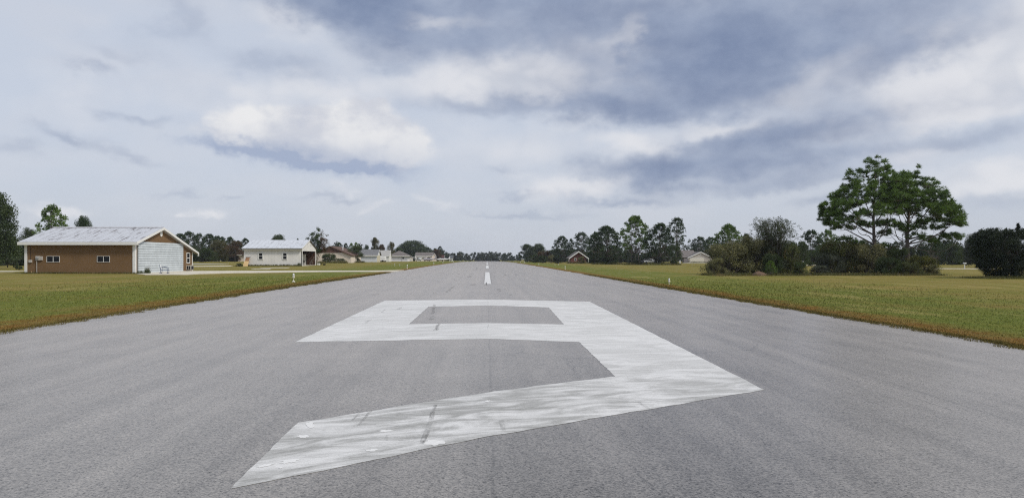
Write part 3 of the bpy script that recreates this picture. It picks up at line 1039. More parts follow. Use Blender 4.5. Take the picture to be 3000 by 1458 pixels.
# ---- white shed with the open porch ----------------------------------------------------------------------
def white_shed():
    x0, xp, x1, y0, yr, y1 = -46.5, -38.6, -35.4, 147.0, 153.0, 159.0
    zb, ridge, sl = -.1, 5.08, .262
    rz = lambda y: ridge - abs(y - yr) * sl
    t = thing('shed', 'long white board shed with grey metal roof and open brown porch', 'shed')
    wm = mat('white board siding', (.76, .745, .715), .7, vary=.06, vscale=.7)
    core = mat('dark wall core', (.60, .58, .55), .9)
    MB().prism([(y0 + .04, zb), (y1, zb), (y1, rz(y1) - .06), (yr, ridge - .06), (y0 + .04, rz(y0) - .06)], 'x', x0 + .02, xp).build('wall', core, t)
    n = 19
    w = (x1 - x0) / n
    for i in range(n):                                             # upright boards of the long wall
        a = x0 + i * w
        MB().box(a + .003, a + w - .003, y0 + .003 * (i % 2), y0 + .06, zb, rz(y0) - .08).build('board', wm, t)
    # porch: header and gable of level boards, posts, floor, the wall seen inside
    zo = 2.86
    hb = 5
    for i in range(8):
        za = zo + .05 + i * .27
        zt = za + .262
        ya = max(y0 + .02, yr - (ridge - .08 - za) / sl)
        yb_ = min(y1, yr + (ridge - .08 - za) / sl)
        yc, yd = max(y0 + .02, yr - (ridge - .08 - zt) / sl), min(y1, yr + (ridge - .08 - zt) / sl)
        if zt > ridge - .1:
            continue
        MB().prism([(ya, za), (yb_, za), (yd, zt), (yc, zt)], 'x', x1 - .06, x1 - .004 * (i % 2)).build('gable_board', wm, t)
    MB().box(x1 - .14, x1 + .03, y0, y0 + .34, zb, zo + .05).build('post', white_trim, t)
    MB().box(x1 - .12, x1 + .02, y1 - .26, y1 - .02, zb, zo + .05).build('post', wm, t)
    MB().box(xp, x1, y0 + .07, y1, zb - .1, .12).build('porch_floor', concrete, t)
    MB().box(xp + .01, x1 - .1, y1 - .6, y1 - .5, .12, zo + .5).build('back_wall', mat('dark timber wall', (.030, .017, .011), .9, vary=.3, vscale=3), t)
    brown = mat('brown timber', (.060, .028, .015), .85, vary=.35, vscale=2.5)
    r = random.Random(2)
    for i in range(7):
        xa = -37.15 + i * .235
        MB().box(xa, xa + .215, y1 - .66 - r.uniform(0, .04), y1 - .605, .14, 2.75 + r.uniform(-.1, .05)).build('plank', brown, t)
    for i, (xa, xb, ht) in enumerate(((-36.4, -35.9, 1.5), (-36.7, -36.1, 1.2), (-36.0, -35.7, 1.9))):   # loose boards leaning in the porch
        m = MB().tube([(xa, y1 - 1.0, .12), (xb, y1 - .72, ht)], .05, 4)
        m.build('leaning_board', mat('grey weathered timber', (.16, .13, .11), .9), t)
    d = MB().box(-38.05, -37.3, y1 - .67, y1 - .61, .13, 2.35).build('door', white_trim, t)
    MB().box(-37.95, -37.55, y1 - .69, y1 - .675, .65, 1.05).build('door_panel', mat('grey louvre', (.3, .3, .29), .7), d)
    MB().tube([(-37.38, y1 - .73, 1.1), (-37.38, y1 - .675, 1.1)], .04, 8).build('handle', black_metal, d)
    rm = rusty_roof('grey white shed roof metal', (.62, .65, .70), .55)
    xa, xb = x0 - .35, x1 + .12
    n = 12
    w = (xb - xa) / n
    for i in range(n):
        a, b = xa + i * w, xa + (i + 1) * w
        for (ya, yb_) in ((y0 - .5, yr), (y1 + .5, yr)):
            m = MB()
            slab(m, a + .015, b - .02, ya, rz(ya) + .02, yb_, rz(yb_) + .02, .05)
            slab(m, b - .06, b - .022, ya, rz(ya) + .072, yb_, rz(yb_) + .072, .03)
            m.build('roof_panel', rm, t)
    MB().box(xa, x1 + .1, y0 - .53, y0 - .50, rz(y0 - .5) - .02, rz(y0 - .5) + .03).build('gutter_shadow', black_metal, t)  # black strip stands in for the shadow line along the eave
    MB().box(xa + .1, x1 + .06, y0 - .46, y0 - .36, rz(y0 - .5) - .26, rz(y0 - .5) - .03).build('fascia', mat('grey white fascia', (.52, .51, .48), .6), t)
    MB().box(xa + .1, x1 + .04, y0 - .36, y0 + .0, rz(y0 - .5) - .26, rz(y0 - .5) - .23).build('soffit', mat('soffit board', (.4, .38, .35), .8), t)
    for (ya, yb_) in ((y1 + .52, yr),):
        m = MB().prism([(ya, rz(ya) - .12), (yb_, rz(yb_) - .12), (yb_, rz(yb_) + .06), (ya, rz(ya) + .06)], 'x', xb + .003, xb + .05)
        m.build('rake_board', mat('dark rake board', (.07, .06, .055), .8), t)
    m = MB().prism([(y0 - .5, rz(y0 - .5) - .12), (yr, rz(yr) - .12), (yr, rz(yr) + .06), (y0 - .5, rz(y0 - .5) + .06)], 'x', xb + .003, xb + .05)
    m.build('rake_board', white_trim, t)
    MB().box(x1 - .01, x1 + .03, 154.3, 154.55, 3.95, 4.2).build('vent', black_metal, t)
    for (pa, pb) in ((756.6, 771.3), (827.3, 842)):
        window_front(t, X(pa, y0), X(pb, y0), 1.21, 2.64, y0 - .01, .15, 'h', deep=.16)
    return t


white_shed()

# ---- small things around the two sheds
t = thing('leaning_panel', 'wooden panel, brown above and pale plywood below, leaning on the white shed corner', 'wooden panel', (X(719, 145.6), 145.6, g1(-45.6, 145.6)))
m = MB()
m.add([(-.5, 0, 0), (.42, 0, 0), (.50, .55, 1.0), (-.36, .55, 1.0), (-.5, .05, 0), (.42, .05, 0), (.50, .6, 1.0), (-.36, .6, 1.0)],
      [(0, 1, 2, 3), (4, 7, 6, 5), (0, 4, 5, 1), (1, 5, 6, 2), (2, 6, 7, 3), (3, 7, 4, 0)])
m.build('lower_board', mat('pale plywood', (.62, .44, .22), .8, vary=.1), t)
m = MB()
m.add([(-.28, .53, .98), (.50, .53, .98), (.56, .90, 1.68), (-.2, .90, 1.68), (-.28, .58, .98), (.50, .58, .98), (.56, .95, 1.68), (-.2, .95, 1.68)],
      [(0, 1, 2, 3), (4, 7, 6, 5), (0, 4, 5, 1), (1, 5, 6, 2), (2, 6, 7, 3), (3, 7, 4, 0)])
m.build('upper_board', mat('brown plywood', (.30, .16, .085), .8, vary=.2), t)
MB().tube([(-.24, .9, 1.70), (.72, .9, 1.70)], .05, 6).build('top_bar', mat('dark rail', (.05, .045, .04), .6), t)
MB().tube([(.44, .3, .45), (.62, .75, .95)], .03, 6).build('brace', mat('brown plywood'), t)

b = MB().box(X(929, 160), X(937, 160), 159.7, 160.4, g1(-35, 160) - .02, g1(-35, 160) + .38).build('box', mat('white box paint', (.7, .7, .66), .6), None, bevel=.03)
tag(b, 'small white box on the grass by the porch of the white shed', 'box')
m = MB().lathe([(.22, 0), (.30, .12), (.33, .30), (.27, .30), (.24, .14), (.0, .10)], 12, (X(950, 160), 160, g1(-33, 160)))
tag(m.build('flower_pot', black_metal), 'black flower pot lying out on the grass right of the white shed', 'pot')


# ---- metal garden chair in front of the hangar door
def garden_chair():
    y = 76.0
    t = thing('garden_chair', 'blue tubular metal garden chair in front of the pale hangar door', 'chair', (X(482, y), y, g1(-31.9, y) + .05), math.radians(8))
    bm_ = mat('blue painted tube', (.055, .080, .150), .4)
    wm = mat('white chair mesh', (.6, .62, .62), .6)
    for s in (-.27, .27):
        MB().tube([(-.33, s, 0), (-.30, s, .30), (-.24, s, .62), (-.10, s, .66), (.24, s, .60), (.33, s, .52), (.34, s, .05)], .022, 6).build('side_frame', bm_, t)
        MB().tube([(-.42, s, .06), (-.34, s, .005), (-.05, s, -.03), (.2, s, .0), (.40, s, .07)], .022, 6).build('rocker', bm_, t)
        MB().tube([(-.30, s, .36), (.34, s, .34)], .02, 6).build('seat_rail', bm_, t)
    m = MB().add([(-.28, -.25, .37), (.33, -.25, .36), (.33, .25, .36), (-.28, .25, .37), (-.28, -.25, .35), (.33, -.25, .34), (.33, .25, .34), (-.28, .25, .35)],
                 [(0, 1, 2, 3), (4, 7, 6, 5), (0, 4, 5, 1), (1, 5, 6, 2), (2, 6, 7, 3), (3, 7, 4, 0)])
    m.build('seat', bm_, t)
    m = MB().add([(-.28, -.25, .40), (-.28, .25, .40), (-.43, .25, .90), (-.43, -.25, .90), (-.26, -.25, .40), (-.26, .25, .40), (-.41, .25, .90), (-.41, -.25, .90)],
                 [(0, 1, 2, 3), (4, 7, 6, 5), (0, 4, 5, 1), (1, 5, 6, 2), (2, 6, 7, 3), (3, 7, 4, 0)])
    m.build('backrest', wm, t)
    for s in (-.27, .27):
        MB().tube([(-.29, s, .36), (-.44, s, .92)], .02, 6).build('back_post', bm_, t)
    return t


garden_chair()


# ---- houses further down the field: gable_house with ridge along x or y
def house(name, label, cat, x0, x1, y0, y1, zb, eave, ridge, axis, wall_m, roof_m, over=.4, trim=None, gable_m=None, yr=None, xr=None, trimw=.2):
    t = thing(name, label, cat)
    trim = trim or white_trim
    th = .12
    if axis == 'x':
        m = yr if yr is not None else (y0 + y1) / 2
        rz = lambda y: ridge - (abs(y - m) / ((m - y0) if y < m else (y1 - m))) * (ridge - eave)
        MB().prism([(y0, zb), (y1, zb), (y1, eave), (m, ridge - .03), (y0, eave)], 'x', x0, x1).build('wall', wall_m, t)
        s = (ridge - eave) / (m - y0)
        r = MB()
        slab(r, x0 - over, x1 + over, y0 - over, eave - s * over, m, ridge, th)
        slab(r, x0 - over, x1 + over, y1 + over, eave - s * over, m, ridge, th)
        r.build('roof', roof_m, t)
        ye = y0 - over
        MB().box(x0 - over - .02, x1 + over + .02, ye - .05, ye - .002, eave - s * over - trimw, eave - s * over + th - .02).build('fascia', trim, t)
        for xx in (x1 + over + .003,):
            k = MB()
            k.prism([(ye, eave - s * over - .1), (m, ridge - .1), (m, ridge + th + .01), (ye, eave - s * over + th + .01)], 'x', xx, xx + .06)
            k.build('rake_board', trim, t)
        if gable_m:
            MB().prism([(y0 + .05, eave + .02), (y1 - .05, eave + .02), (m, ridge - .08)], 'x', x1 + .004, x1 + .05).build('gable', gable_m, t)
    else:
        m = xr if xr is not None else (x0 + x1) / 2
        MB().prism([(x0, zb), (x1, zb), (x1, eave), (m, ridge - .03), (x0, eave)], 'y', y0, y1).build('wall', wall_m, t)
        s0, s1 = (ridge - eave) / (m - x0), (ridge - eave) / (x1 - m)
        for (xe, s) in ((x0 - over, s0), (x1 + over, s1)):
            r = MB().prism([(xe, eave - s * over), (m, ridge), (m, ridge + th), (xe, eave - s * over + th)], 'y', y0 - over, y1 + over)
            r.build('roof', roof_m, t)
            k = MB().prism([(xe, eave - s * over - trimw + .05), (m, ridge - trimw + .05), (m, ridge + th + .01), (xe, eave - s * over + th + .01)], 'y', y0 - over - .06, y0 - over - .003)
            k.build('rake_board', trim, t)
        if gable_m:
            MB().prism([(x0 + .05, eave + .02), (x1 - .05, eave + .02), (m, ridge - .08)], 'y', y0 - .05, y0 - .004).build('gable', gable_m, t)
    return t


shingle_brown = mat('brown shingles', (.115, .072, .055), .9, vary=.25, vscale=2.0)
shingle_grey = mat('grey shingles', (.165, .168, .175), .9, vary=.18, vscale=2.0)
shingle_taupe = mat('taupe shingles', (.155, .138, .130), .9, vary=.18, vscale=2.0)
cream = mat('cream stucco', (.66, .585, .50), .85, vary=.06, vscale=.7)
pale_siding = mat('pale grey blue siding', (.62, .64, .67), .75, vary=.04)
pale_pink = mat('pale pinkish render', (.72, .65, .60), .85, vary=.05)

# cream house with the low brown roof
Y = 205.0
h = house('house', 'cream house with low brown roof behind the white shed', 'house', X(909, Y), X(1028, Y), Y, Y + 16, .1, 2.30, 4.62, 'y', cream, shingle_brown, .35,
          mat('brown rake board', (.10, .060, .045), .8))
xm = (X(909, Y) + X(1028, Y)) / 2
zl = 2.96
fr = (zl - 2.30) / (4.62 - 2.30)
MB().prism([(X(909, Y) + (xm - X(909, Y)) * fr, zl), (X(1028, Y) - (X(1028, Y) - xm) * fr, zl), (xm, 4.5)], 'y', Y - .08, Y - .01).build('gable', mat('brown gable board', (.125, .070, .056), .85, vary=.15), h)
MB().tube([(X(994, Y), Y + 5, 3.4), (X(994, Y), Y + 5, 4.45)], .12, 8).build('flue', white_trim, h)

# a second cream building left of the white shed, mostly hidden
Y = 300.0
house('outbuilding', 'cream outbuilding half hidden behind the left end of the white shed', 'outbuilding', X(697, Y), X(760, Y), Y, Y + 8, -.1, 2.9, 4.3, 'x', cream, shingle_brown, .5)

# grey roofed garage, carport and hipped house further along
Y = 250.0
h = house('garage', 'pale grey garage with dark grey roof behind the round green tree', 'garage', X(1040, Y), X(1104, Y), Y, Y + 8, .0, 2.52, 4.25, 'x', pale_siding, shingle_grey, .4, gable_m=white_trim)
MB().box(X(1104, Y) + .004, X(1104, Y) + .06, Y + .4, Y + 7.6, .1, 2.4).build('side_wall', mat('beige side boards', (.55, .51, .39), .8), h)
Y = 276.0
h = house('carport', 'small white carport with light grey roof sheltering a trailer', 'carport', X(1112, Y), X(1139.5, Y), Y, Y + 7, .0, 2.35, 4.25, 'x', white_trim,
          mat('light grey shingles', (.36, .355, .34), .9, vary=.1), .25)
MB().box(X(1113.5, Y), X(1130, Y), Y - .05, Y - .004, .1, 2.15).build('opening_shade', mat('dark opening', (.07, .07, .075), .9), h)  # dark sheet on the solid wall, the shaded inside put into its colour
t = thing('cargo_trailer', 'white enclosed cargo trailer parked at the small carport', 'trailer', (X(1120.5, 268), 268, g1(-36, 268)))
MB().box(-.95, .90, 0, 3.4, .35, 1.85).build('body', mat('white trailer skin', (.78, .78, .78), .4), t, bevel=.08)
for s in (-.80, .72):
    m = MB().lathe([(.30, 0), (.33, .04), (.33, .18), (.30, .22)], 14)
    m.v = [(s + p[2] * .9, 1.7 + p[0], .33 + p[1]) for p in m.v]
    m.build('wheel', mat('tyre rubber', (.02, .02, .02), .8), t)
m = MB().lathe([(.30, 0), (.34, .06), (.34, .10), (.12, .12)], 14)
m.v = [(.05 + p[0], -.05 + p[2], .33 + p[1]) for p in m.v]
m.build('spare_wheel', mat('tyre rubber'), t)
MB().tube([(0, 0, .42), (0, -1.1, .42)], .05, 6).build('tow_bar', black_metal, t)

Y = 320.0


def hip_house():
    x0, x1, y0, y1, zb, ev, rg = X(1140.5, Y), X(1194, Y), Y, Y + 9, -.1, 2.38, 4.55
    t = thing('house', 'low white house with hipped taupe roof and two small square windows', 'house')
    MB().box(x0, x1, y0, y1, zb, ev).build('wall', mat('white lap siding', (.68, .67, .69), .75, vary=.03), t)
    o = .55
    a, b, c, d = x0 - o, x1 + .9, y0 - o, y1 + o
    xr0, xr1, ym = X(1164, Y), X(1169, Y), (y0 + y1) / 2
    m = MB().add([(a, c, ev), (b, c, ev), (b, d, ev), (a, d, ev), (xr0, ym, rg), (xr1, ym, rg), (a, c, ev - .12), (b, c, ev - .12), (b, d, ev - .12), (a, d, ev - .12)],
                 [(0, 1, 5, 4), (1, 2, 5), (2, 3, 4, 5), (3, 0, 4), (6, 9, 8, 7), (0, 6, 7, 1), (1, 7, 8, 2), (2, 8, 9, 3), (3, 9, 6, 0)])
    m.build('roof', shingle_taupe, t)
    MB().box(a - .02, b + .02, c - .06, c - .003, ev - .2, ev + .05).build('fascia', white_trim, t)
    MB().box(X(1176, Y), X(1177, Y), y0 - .06, y0 - .003, 0, ev - .1).build('downpipe', mat('grey pipe', (.45, .45, .46), .6), t)
    for (pa, pb) in ((1141.5, 1147), (1178, 1184.5)):
        window_front(t, X(pa, Y), X(pb, Y), 1.0, 1.95, y0 - .02, .14, None, deep=.16)
    return t


hip_house()
Y = 345.0
t = thing('garden_shed', 'tiny cream garden shed beside the hipped white house', 'shed', (X(1204, Y), Y, g1(-34, Y)))
MB().prism([(-.65, 0), (.65, 0), (.65, 1.5), (0, 1.95), (-.65, 1.5)], 'y', 0, 2).build('wall', cream, t)
for s in (-1, 1):
    MB().prism([(s * .8, 1.42), (0, 1.98), (0, 2.04), (s * .8, 1.48)], 'y', -.1, 2.1).build('roof', mat('light grey shingles'), t)
MB().box(-.3, .3, -.04, -.003, .05, 1.35).build('door', white_trim, t)

Y = 450.0
h = house('house', 'pale house with long taupe roof behind the parked aeroplanes', 'house', X(1217, Y), X(1266, Y), Y, Y + 9, -.6, 2.75, 4.75, 'x', pale_pink, shingle_taupe, .3)
g = MB().box(X(1222, Y), X(1235.5, Y), Y - .05, Y - .004, -.3, 2.2).build('garage_door', white_trim, h)
for k in range(3):
    MB().box(X(1222, Y), X(1235.5, Y), Y - .07, Y - .053, .28 + k * .6, .33 + k * .6).build('door_groove', mat('grey louvre'), g)
window_front(h, X(1236.5, Y), X(1242, Y), .9, 1.9, Y - .02, .1, 'v', deep=.16)
MB().box(X(1245, Y), X(1246.2, Y), Y - .35, Y - .05, -.5, 2.6).build('pillar', mat('dark pillar', (.08, .06, .05), .8), h)
house('house', 'pale narrow house wing right of the dark pillar, under the reddish tree', 'house', X(1268, 455), X(1277, 455), 455, 463, -.7, 2.7, 4.3, 'y', pale_pink, shingle_taupe, .2)
Y = 470.0
house('cottage', 'small cottage with dark red roof beyond the reddish tree', 'cottage', X(1286, Y), X(1299.5, Y), Y, Y + 7, -.7, 1.1, 3.2, 'x', cream, mat('dark red shingles', (.085, .036, .034), .9, vary=.2), .3)
Y = 480.0
h = house('garden_shed', 'small white gabled garden shed by the far left of the runway', 'shed', X(1316.5, Y), X(1326, Y), Y, Y + 3, -.9, 1.2, 3.2, 'x', white_trim, mat('dark slate shingles', (.10, .11, .125), .8), .25, gable_m=white_trim)
MB().box(X(1320, Y), X(1321.8, Y), Y - .05, Y - .004, -.5, .7).build('door', mat('dark pillar'), h)

# brick house on the right
Y = 272.0
brick = mat('red brickwork', (.150, .058, .045), .9, vary=.25, vscale=1.5)
h = house('house', 'red brick house with steep white-edged gable among the pines', 'house', X(1672, Y), X(1718, Y), Y, Y + 9, -.5, 1.9, 3.86, 'y', brick, shingle_taupe, .75, trimw=.34)
MB().prism([(X(1687, Y), 3.28), (X(1702, Y), 3.28), (X(1695, Y), 3.82)], 'y', Y - .10, Y - .01).build('gable', white_trim, h)
for px in (1665.5, 1722):
    MB().box(X(px, Y), X(px + 1, Y), Y - 1, Y - .85, -.4, 1.2).build('post', white_trim, h)
window_front(h, X(1683, Y), X(1688.5, Y), .55, 1.65, Y - .02, .09, 'h', deep=.14)

# beige garage on the right, behind the thicket
Y = 290.0
beige = mat('beige siding', (.47, .43, .375), .8, vary=.04)
h = house('house', 'beige house with wide cream garage door beside the big brown thicket', 'house', X(2016.5, Y), X(2086, Y), Y, Y + 9, -.6, 1.75, 3.78, 'y', beige, shingle_taupe, .35, xr=X(2052.5, Y), trimw=.26)
d = MB().box(X(2022, Y), X(2062, Y), Y - .06, Y - .004, -.42, 1.52).build('garage_door', mat('cream door', (.70, .66, .55), .7), h)
for k in range(3):
    MB().box(X(2022, Y), X(2062, Y), Y - .075, Y - .062, .06 + k * .48, .085 + k * .48).build('door_groove', beige, d)
MB().box(X(2021, Y), X(2063, Y), Y - .09, Y - .01, 1.53, 1.66).build('lintel', white_trim, h)
m = MB().lathe([(.2, 0), (.2, .04), (.0, .05)], 12)
m.v = [(X(2052.5, Y) + p[0], Y - .01 - p[2], 2.85 + p[1] * 1.3) for p in m.v]
m.build('vent', white_trim, h)
MB().prism([(Y + 2, 1.7), (Y + 16, 1.7), (Y + 9, 4.6)], 'x', X(1998, Y), X(2050, Y)).build('roof', shingle_taupe, h)
MB().box(X(2017.5, Y), X(2020, Y), Y - .05, Y - .004, .25, .7).build('lamp', mat('dark pillar'), h)
Y = 289.0
t = thing('fence', 'short grey board fence left of the beige garage', 'fence', (X(2010, Y), Y, g1(74, Y)))
for i in range(8):
    MB().box(-.78 + i * .2, -.59 + i * .2, 0, .03, 0, 1.72).build('board', mat('grey fence board', (.20, .185, .18), .9, vary=.2), t)
MB().box(-.8, .85, .035, .08, .4, .5).build('rail', mat('grey fence board'), t)
MB().box(-.8, .85, .035, .08, 1.3, 1.4).build('rail', mat('grey fence board'), t)


def mailbox(px, y, label, hgt=1.15):
    t = thing('mailbox', label, 'mailbox', (X(px, y), y, g1(X(px, y), y)))
    MB().box(-.05, .05, -.05, .05, -.1, hgt * .75).build('post', white_trim, t)
    m = MB().prism([(-.12, 0), (.12, 0), (.12, .14), (.07, .22), (-.07, .22), (-.12, .14)], 'y', -.3, .28)
    m.v = [(p[0], p[1], p[2] + hgt * .75) for p in m.v]
    m.build('letter_box', white_trim, t)


mailbox(2021, 268, 'white mailbox on a post in front of the beige garage')
mailbox(2826, 124, 'white mailbox on a post by the road left of the dark cedar')
mailbox(2353, 182, 'white mailbox by the far road between the two thickets')
Y = 270.0
t = thing('utility_pedestal', 'white utility pedestal with dark window left of the beige garage', 'utility box', (X(1992, Y), Y, g1(67, Y)))
MB().box(-.25, .25, -.2, .2, -.1, 1.0).build('casing', white_trim, t, bevel=.04)
MB().box(-.12, .12, -.215, -.2, .55, .85).build('panel', black_metal, t)


# ---- vehicles
def car(name, label, cat, loc, rz, body_m, pickup=False):
    t = thing(name, label, cat, loc, rz)
    prof = [(-2.3, .45), (2.25, .42), (2.35, .75), (2.2, .98), (1.0, 1.05), (.35, 1.55), (-1.0 if not pickup else -.6, 1.58), (-1.9 if not pickup else -.75, 1.05), (-2.3, 1.02)]
    MB().prism(prof, 'y', -.86, .86).build('body', body_m, t, bevel=.09)
    gm = mat('car glass', (.02, .022, .026), .1)
    for s in (-1, 1):
        m = MB().prism([(.88, 1.06), (.36, 1.48), (-.55, 1.50), (-.6, 1.07)], 'y', s * .862, s * .875)
        m.build('window', gm, t)
    m = MB().add([(1.0, -.7, 1.09), (1.0, .7, 1.09), (.42, .66, 1.52), (.42, -.66, 1.52), (.96, -.7, 1.07), (.96, .7, 1.07), (.38, .66, 1.50), (.38, -.66, 1.50)],
                 [(0, 1, 2, 3), (4, 7, 6, 5), (0, 4, 5, 1), (1, 5, 6, 2), (2, 6, 7, 3), (3, 7, 4, 0)])
    m.build('windscreen', gm, t)
    for sx in (-1.45, 1.45):
        for sy in (-.80, .80):
            m = MB().lathe([(.30, -.1), (.34, -.07), (.34, .07), (.30, .1), (.1, .1)], 14)
            m.v = [(sx + p[0], sy + p[2] * (1 if sy > 0 else -1), .34 + p[1]) for p in m.v]
            m.build('wheel', mat('tyre rubber'), t)
    for s in (-.6, .6):
        MB().box(2.30, 2.37, s - .16, s + .16, .70, .86).build('headlight', mat('lamp glass', (.6, .6, .58), .2), t)
    return t


car('pickup_truck', 'white pickup truck half hidden by the dark pine trunk', 'pickup truck', (X(1907, 262), 262, g1(56, 262)), math.radians(165), mat('white car paint', (.55, .56, .58), .3), True)
car('parked_car', 'dark car parked in shade left of the white pickup', 'car', (X(1893, 268), 268, g1(55, 268)), math.radians(172), mat('dark car paint', (.03, .03, .035), .3))


def aeroplane(label, loc, rz, high=True, body_c=(.75, .75, .75)):
    t = thing('aeroplane', label, 'aeroplane', loc, rz, 'aeroplanes parked on the far left grass')
    bmx = mat('aeroplane paint %s' % (body_c,), body_c, .35)
    sect = [(-4.2, .10, .16, 1.15), (-3.0, .22, .30, 1.10), (-1.4, .46, .60, 1.10), (0, .55, .72, 1.12), (1.2, .55, .66, 1.05), (2.2, .48, .48, 1.0), (2.9, .36, .36, 1.0), (3.1, .15, .15, 1.0)]
    m = MB()
    n = 12
    for (x, a, b, zc) in sect:
        for k in range(n):
            an = 2 * math.pi * k / n
            m.v.append((x, a * math.cos(an), zc + b * math.sin(an)))
    for i in range(len(sect) - 1):
        for k in range(n):
            p, q = i * n + k, i * n + (k + 1) % n
            m.f.append((p, q, q + n, p + n))
    m.f.append(tuple(range(n))[::-1])
    m.f.append(tuple((len(sect) - 1) * n + k for k in range(n)))
    m.build('fuselage', bmx, t, True)
    zw = 1.86 if high else .78
    for s in (-1, 1):
        m = MB().add([(.85, 0, zw), (-.75, 0, zw), (-.55, s * 5.2, zw + .12), (.65, s * 5.2, zw + .12), (.8, 0, zw + .18), (-.75, 0, zw + .06), (-.55, s * 5.2, zw + .16), (.6, s * 5.2, zw + .24)],
                     [(0, 1, 2, 3), (4, 7, 6, 5), (0, 3, 7, 4), (1, 5, 6, 2), (3, 2, 6, 7), (0, 4, 5, 1)])
        m.build('wing', bmx, t)
        MB().add([(-3.4, 0, 1.25), (-4.3, 0, 1.25), (-4.25, s * 1.6, 1.27), (-3.7, s * 1.6, 1.27), (-3.4, 0, 1.33), (-4.3, 0, 1.29), (-4.25, s * 1.6, 1.31), (-3.7, s * 1.6, 1.33)],
                 [(0, 1, 2, 3), (4, 7, 6, 5), (0, 3, 7, 4), (1, 5, 6, 2), (3, 2, 6, 7), (0, 4, 5, 1)]).build('tailplane', bmx, t)
        if high:
            MB().tube([(.2, s * .5, .75), (.1, s * 2.6, zw + .04)], .05, 6).build('strut', bmx, t)
        m = MB().lathe([(.20, -.07), (.24, -.05), (.24, .05), (.20, .07)], 12)
        m.v = [(-.1 + p[0], s * 1.1 + p[2], .24 + p[1]) for p in m.v]
        m.build('wheel', mat('tyre rubber'), t)
        MB().tube([(-.1, s * .45, .7), (-.1, s * 1.05, .26)], .05, 6).build('gear_leg', bmx, t)
    MB().prism([(-3.3, 1.3), (-4.35, 1.3), (-4.55, 2.55), (-4.1, 2.6)], 'y', -.05, .05).build('fin', bmx, t)
    m = MB().lathe([(.16, -.05), (.20, -.03), (.20, .03), (.16, .05)], 12)
    m.v = [(2.3 + p[0], p[2], .2 + p[1]) for p in m.v]
    m.build('wheel', mat('tyre rubber'), t)
    MB().tube([(2.3, 0, .22), (2.3, 0, .75)], .05, 6).build('gear_leg', bmx, t)
    MB().tube([(3.12, -.95, 1.0), (3.14, 0, 1.02), (3.12, .95, 1.04)], [.03, .09, .03], 6).build('propeller', black_metal, t)
    if high:
        m = MB().prism([(1.3, 1.35), (.75, 1.84), (-.9, 1.84), (-.9, 1.40)], 'y', -.52, .52)
    else:
        m = MB().prism([(1.2, 1.45), (.5, 1.95), (-.6, 1.95), (-1.3, 1.55)], 'y', -.40, .40)
    m.build('canopy', mat('car glass'), t)
    return t


aeroplane('white high-wing aeroplane parked before the pale long house', (X(1226, 405), 405, g1(-36, 405)), math.radians(-62), True)
aeroplane('grey low-wing aeroplane parked before the dark pillar', (X(1256, 415), 415, g1(-32, 415)), math.radians(160), False, (.50, .47, .50))
aeroplane('white low-wing aeroplane with tall fin beside the dark red roof', (X(1296, 440), 440, g1(-26, 440)), math.radians(175), False)

# ---- runway edge lights
lens = mat('milky lamp glass', (.66, .68, .68), .2)
lamp_white = mat('cream lamp paint', (.70, .68, .60), .5, vary=.08)


def light_parts():
    return [('base_block', MB().lathe([(.12, -.08), (.125, .07), (.10, .11), (.04, .12)], 8).mesh('base_block'), lamp_white),
            ('stem', MB().lathe([(.026, .12), (.026, .36)], 8).mesh('stem'), lamp_white),
            ('housing', MB().lathe([(.04, .34), (.10, .37), (.105, .47), (.085, .50)], 12).mesh('housing'), lamp_white),
            ('lens', MB().lathe([(.075, .50), (.08, .60), (.065, .68), (.03, .715), (.0, .72)], 12).mesh('lens', True), lens)]


LP = light_parts()
for _, me_, m_ in LP:
    me_.materials.append(m_)


def edge_light(x, y, label, s=1.0, base=True):
    t = thing('runway_light', label, 'runway light', (x, y, g1(x, y) - (0 if base else .12) * s), random.uniform(0, 3), 'lights along the runway edges', (s, s, s))
    for nm, me_, m_ in LP:
        obj(nm, me_, None, t)


ORD = ['nearest', 'second', 'third', 'fourth', 'fifth', 'sixth', 'seventh', 'eighth', 'ninth']
for i, y in enumerate((50.5, 120, 180, 217, 285, 357, 420, 490)):
    edge_light(X(860, 50.5) if i == 0 else -12.5, y, '%s white runway light along the left edge of the runway' % ORD[i], .82)
for i, y in enumerate((53, 123.6, 186.5, 258, 290, 361, 420, 490)):
    edge_light(12.5, y, '%s white runway light along the right edge of the runway' % ORD[i], .74, i > 0)
for px, y, lb in ((1156, 152, 'left of two small white lamps out on the left grass'), (1171, 152, 'right of two small white lamps out on the left grass'),
                  (1626, 188, 'left of two small white lamps out on the right grass'), (1636, 188, 'right of two small white lamps out on the right grass')):
    edge_light(X(px, y), y, lb, .55)

# ------------------------------------------------------------------ trees and shrubs
bark_pine = mat('grey pine bark', (.130, .108, .095), .95, vary=.35, vscale=3.0, bump=.5, bscale=12)
bark_dark = mat('dark bark', (.060, .050, .042), .95, vary=.3, vscale=3.0)
bark_pale = mat('pale smooth bark', (.30, .25, .20), .9, vary=.2)
pine_leaf = leaf_mat('pine needles', (0.0474, 0.0895, 0.0264), (0.1842, 0.2896, 0.0578), transl=.22, scale=.55)
pine_dark = leaf_mat('dark pine needles', (0.0198, 0.0397, 0.0198), (0.0695, 0.1125, 0.0397), transl=.2, scale=.4)
oak_leaf = leaf_mat('dark oak leaves', (0.0195, 0.0358, 0.0130), (0.0715, 0.1008, 0.0325), transl=.2, scale=.4)
green_leaf = leaf_mat('mid green leaves', (.026, .044, .014), (.085, .110, .034), transl=.3, scale=.5)
olive_leaf = leaf_mat('olive brown leaves', (0.0772, 0.0772, 0.0416), (0.2496, 0.2377, 0.1011), (.16, .11, .02), .10, transl=.25, scale=.8)
grey_leaf = leaf_mat('grey green leaves', (0.0360, 0.0456, 0.0336), (0.1140, 0.1260, 0.0900), transl=.22, scale=.8)
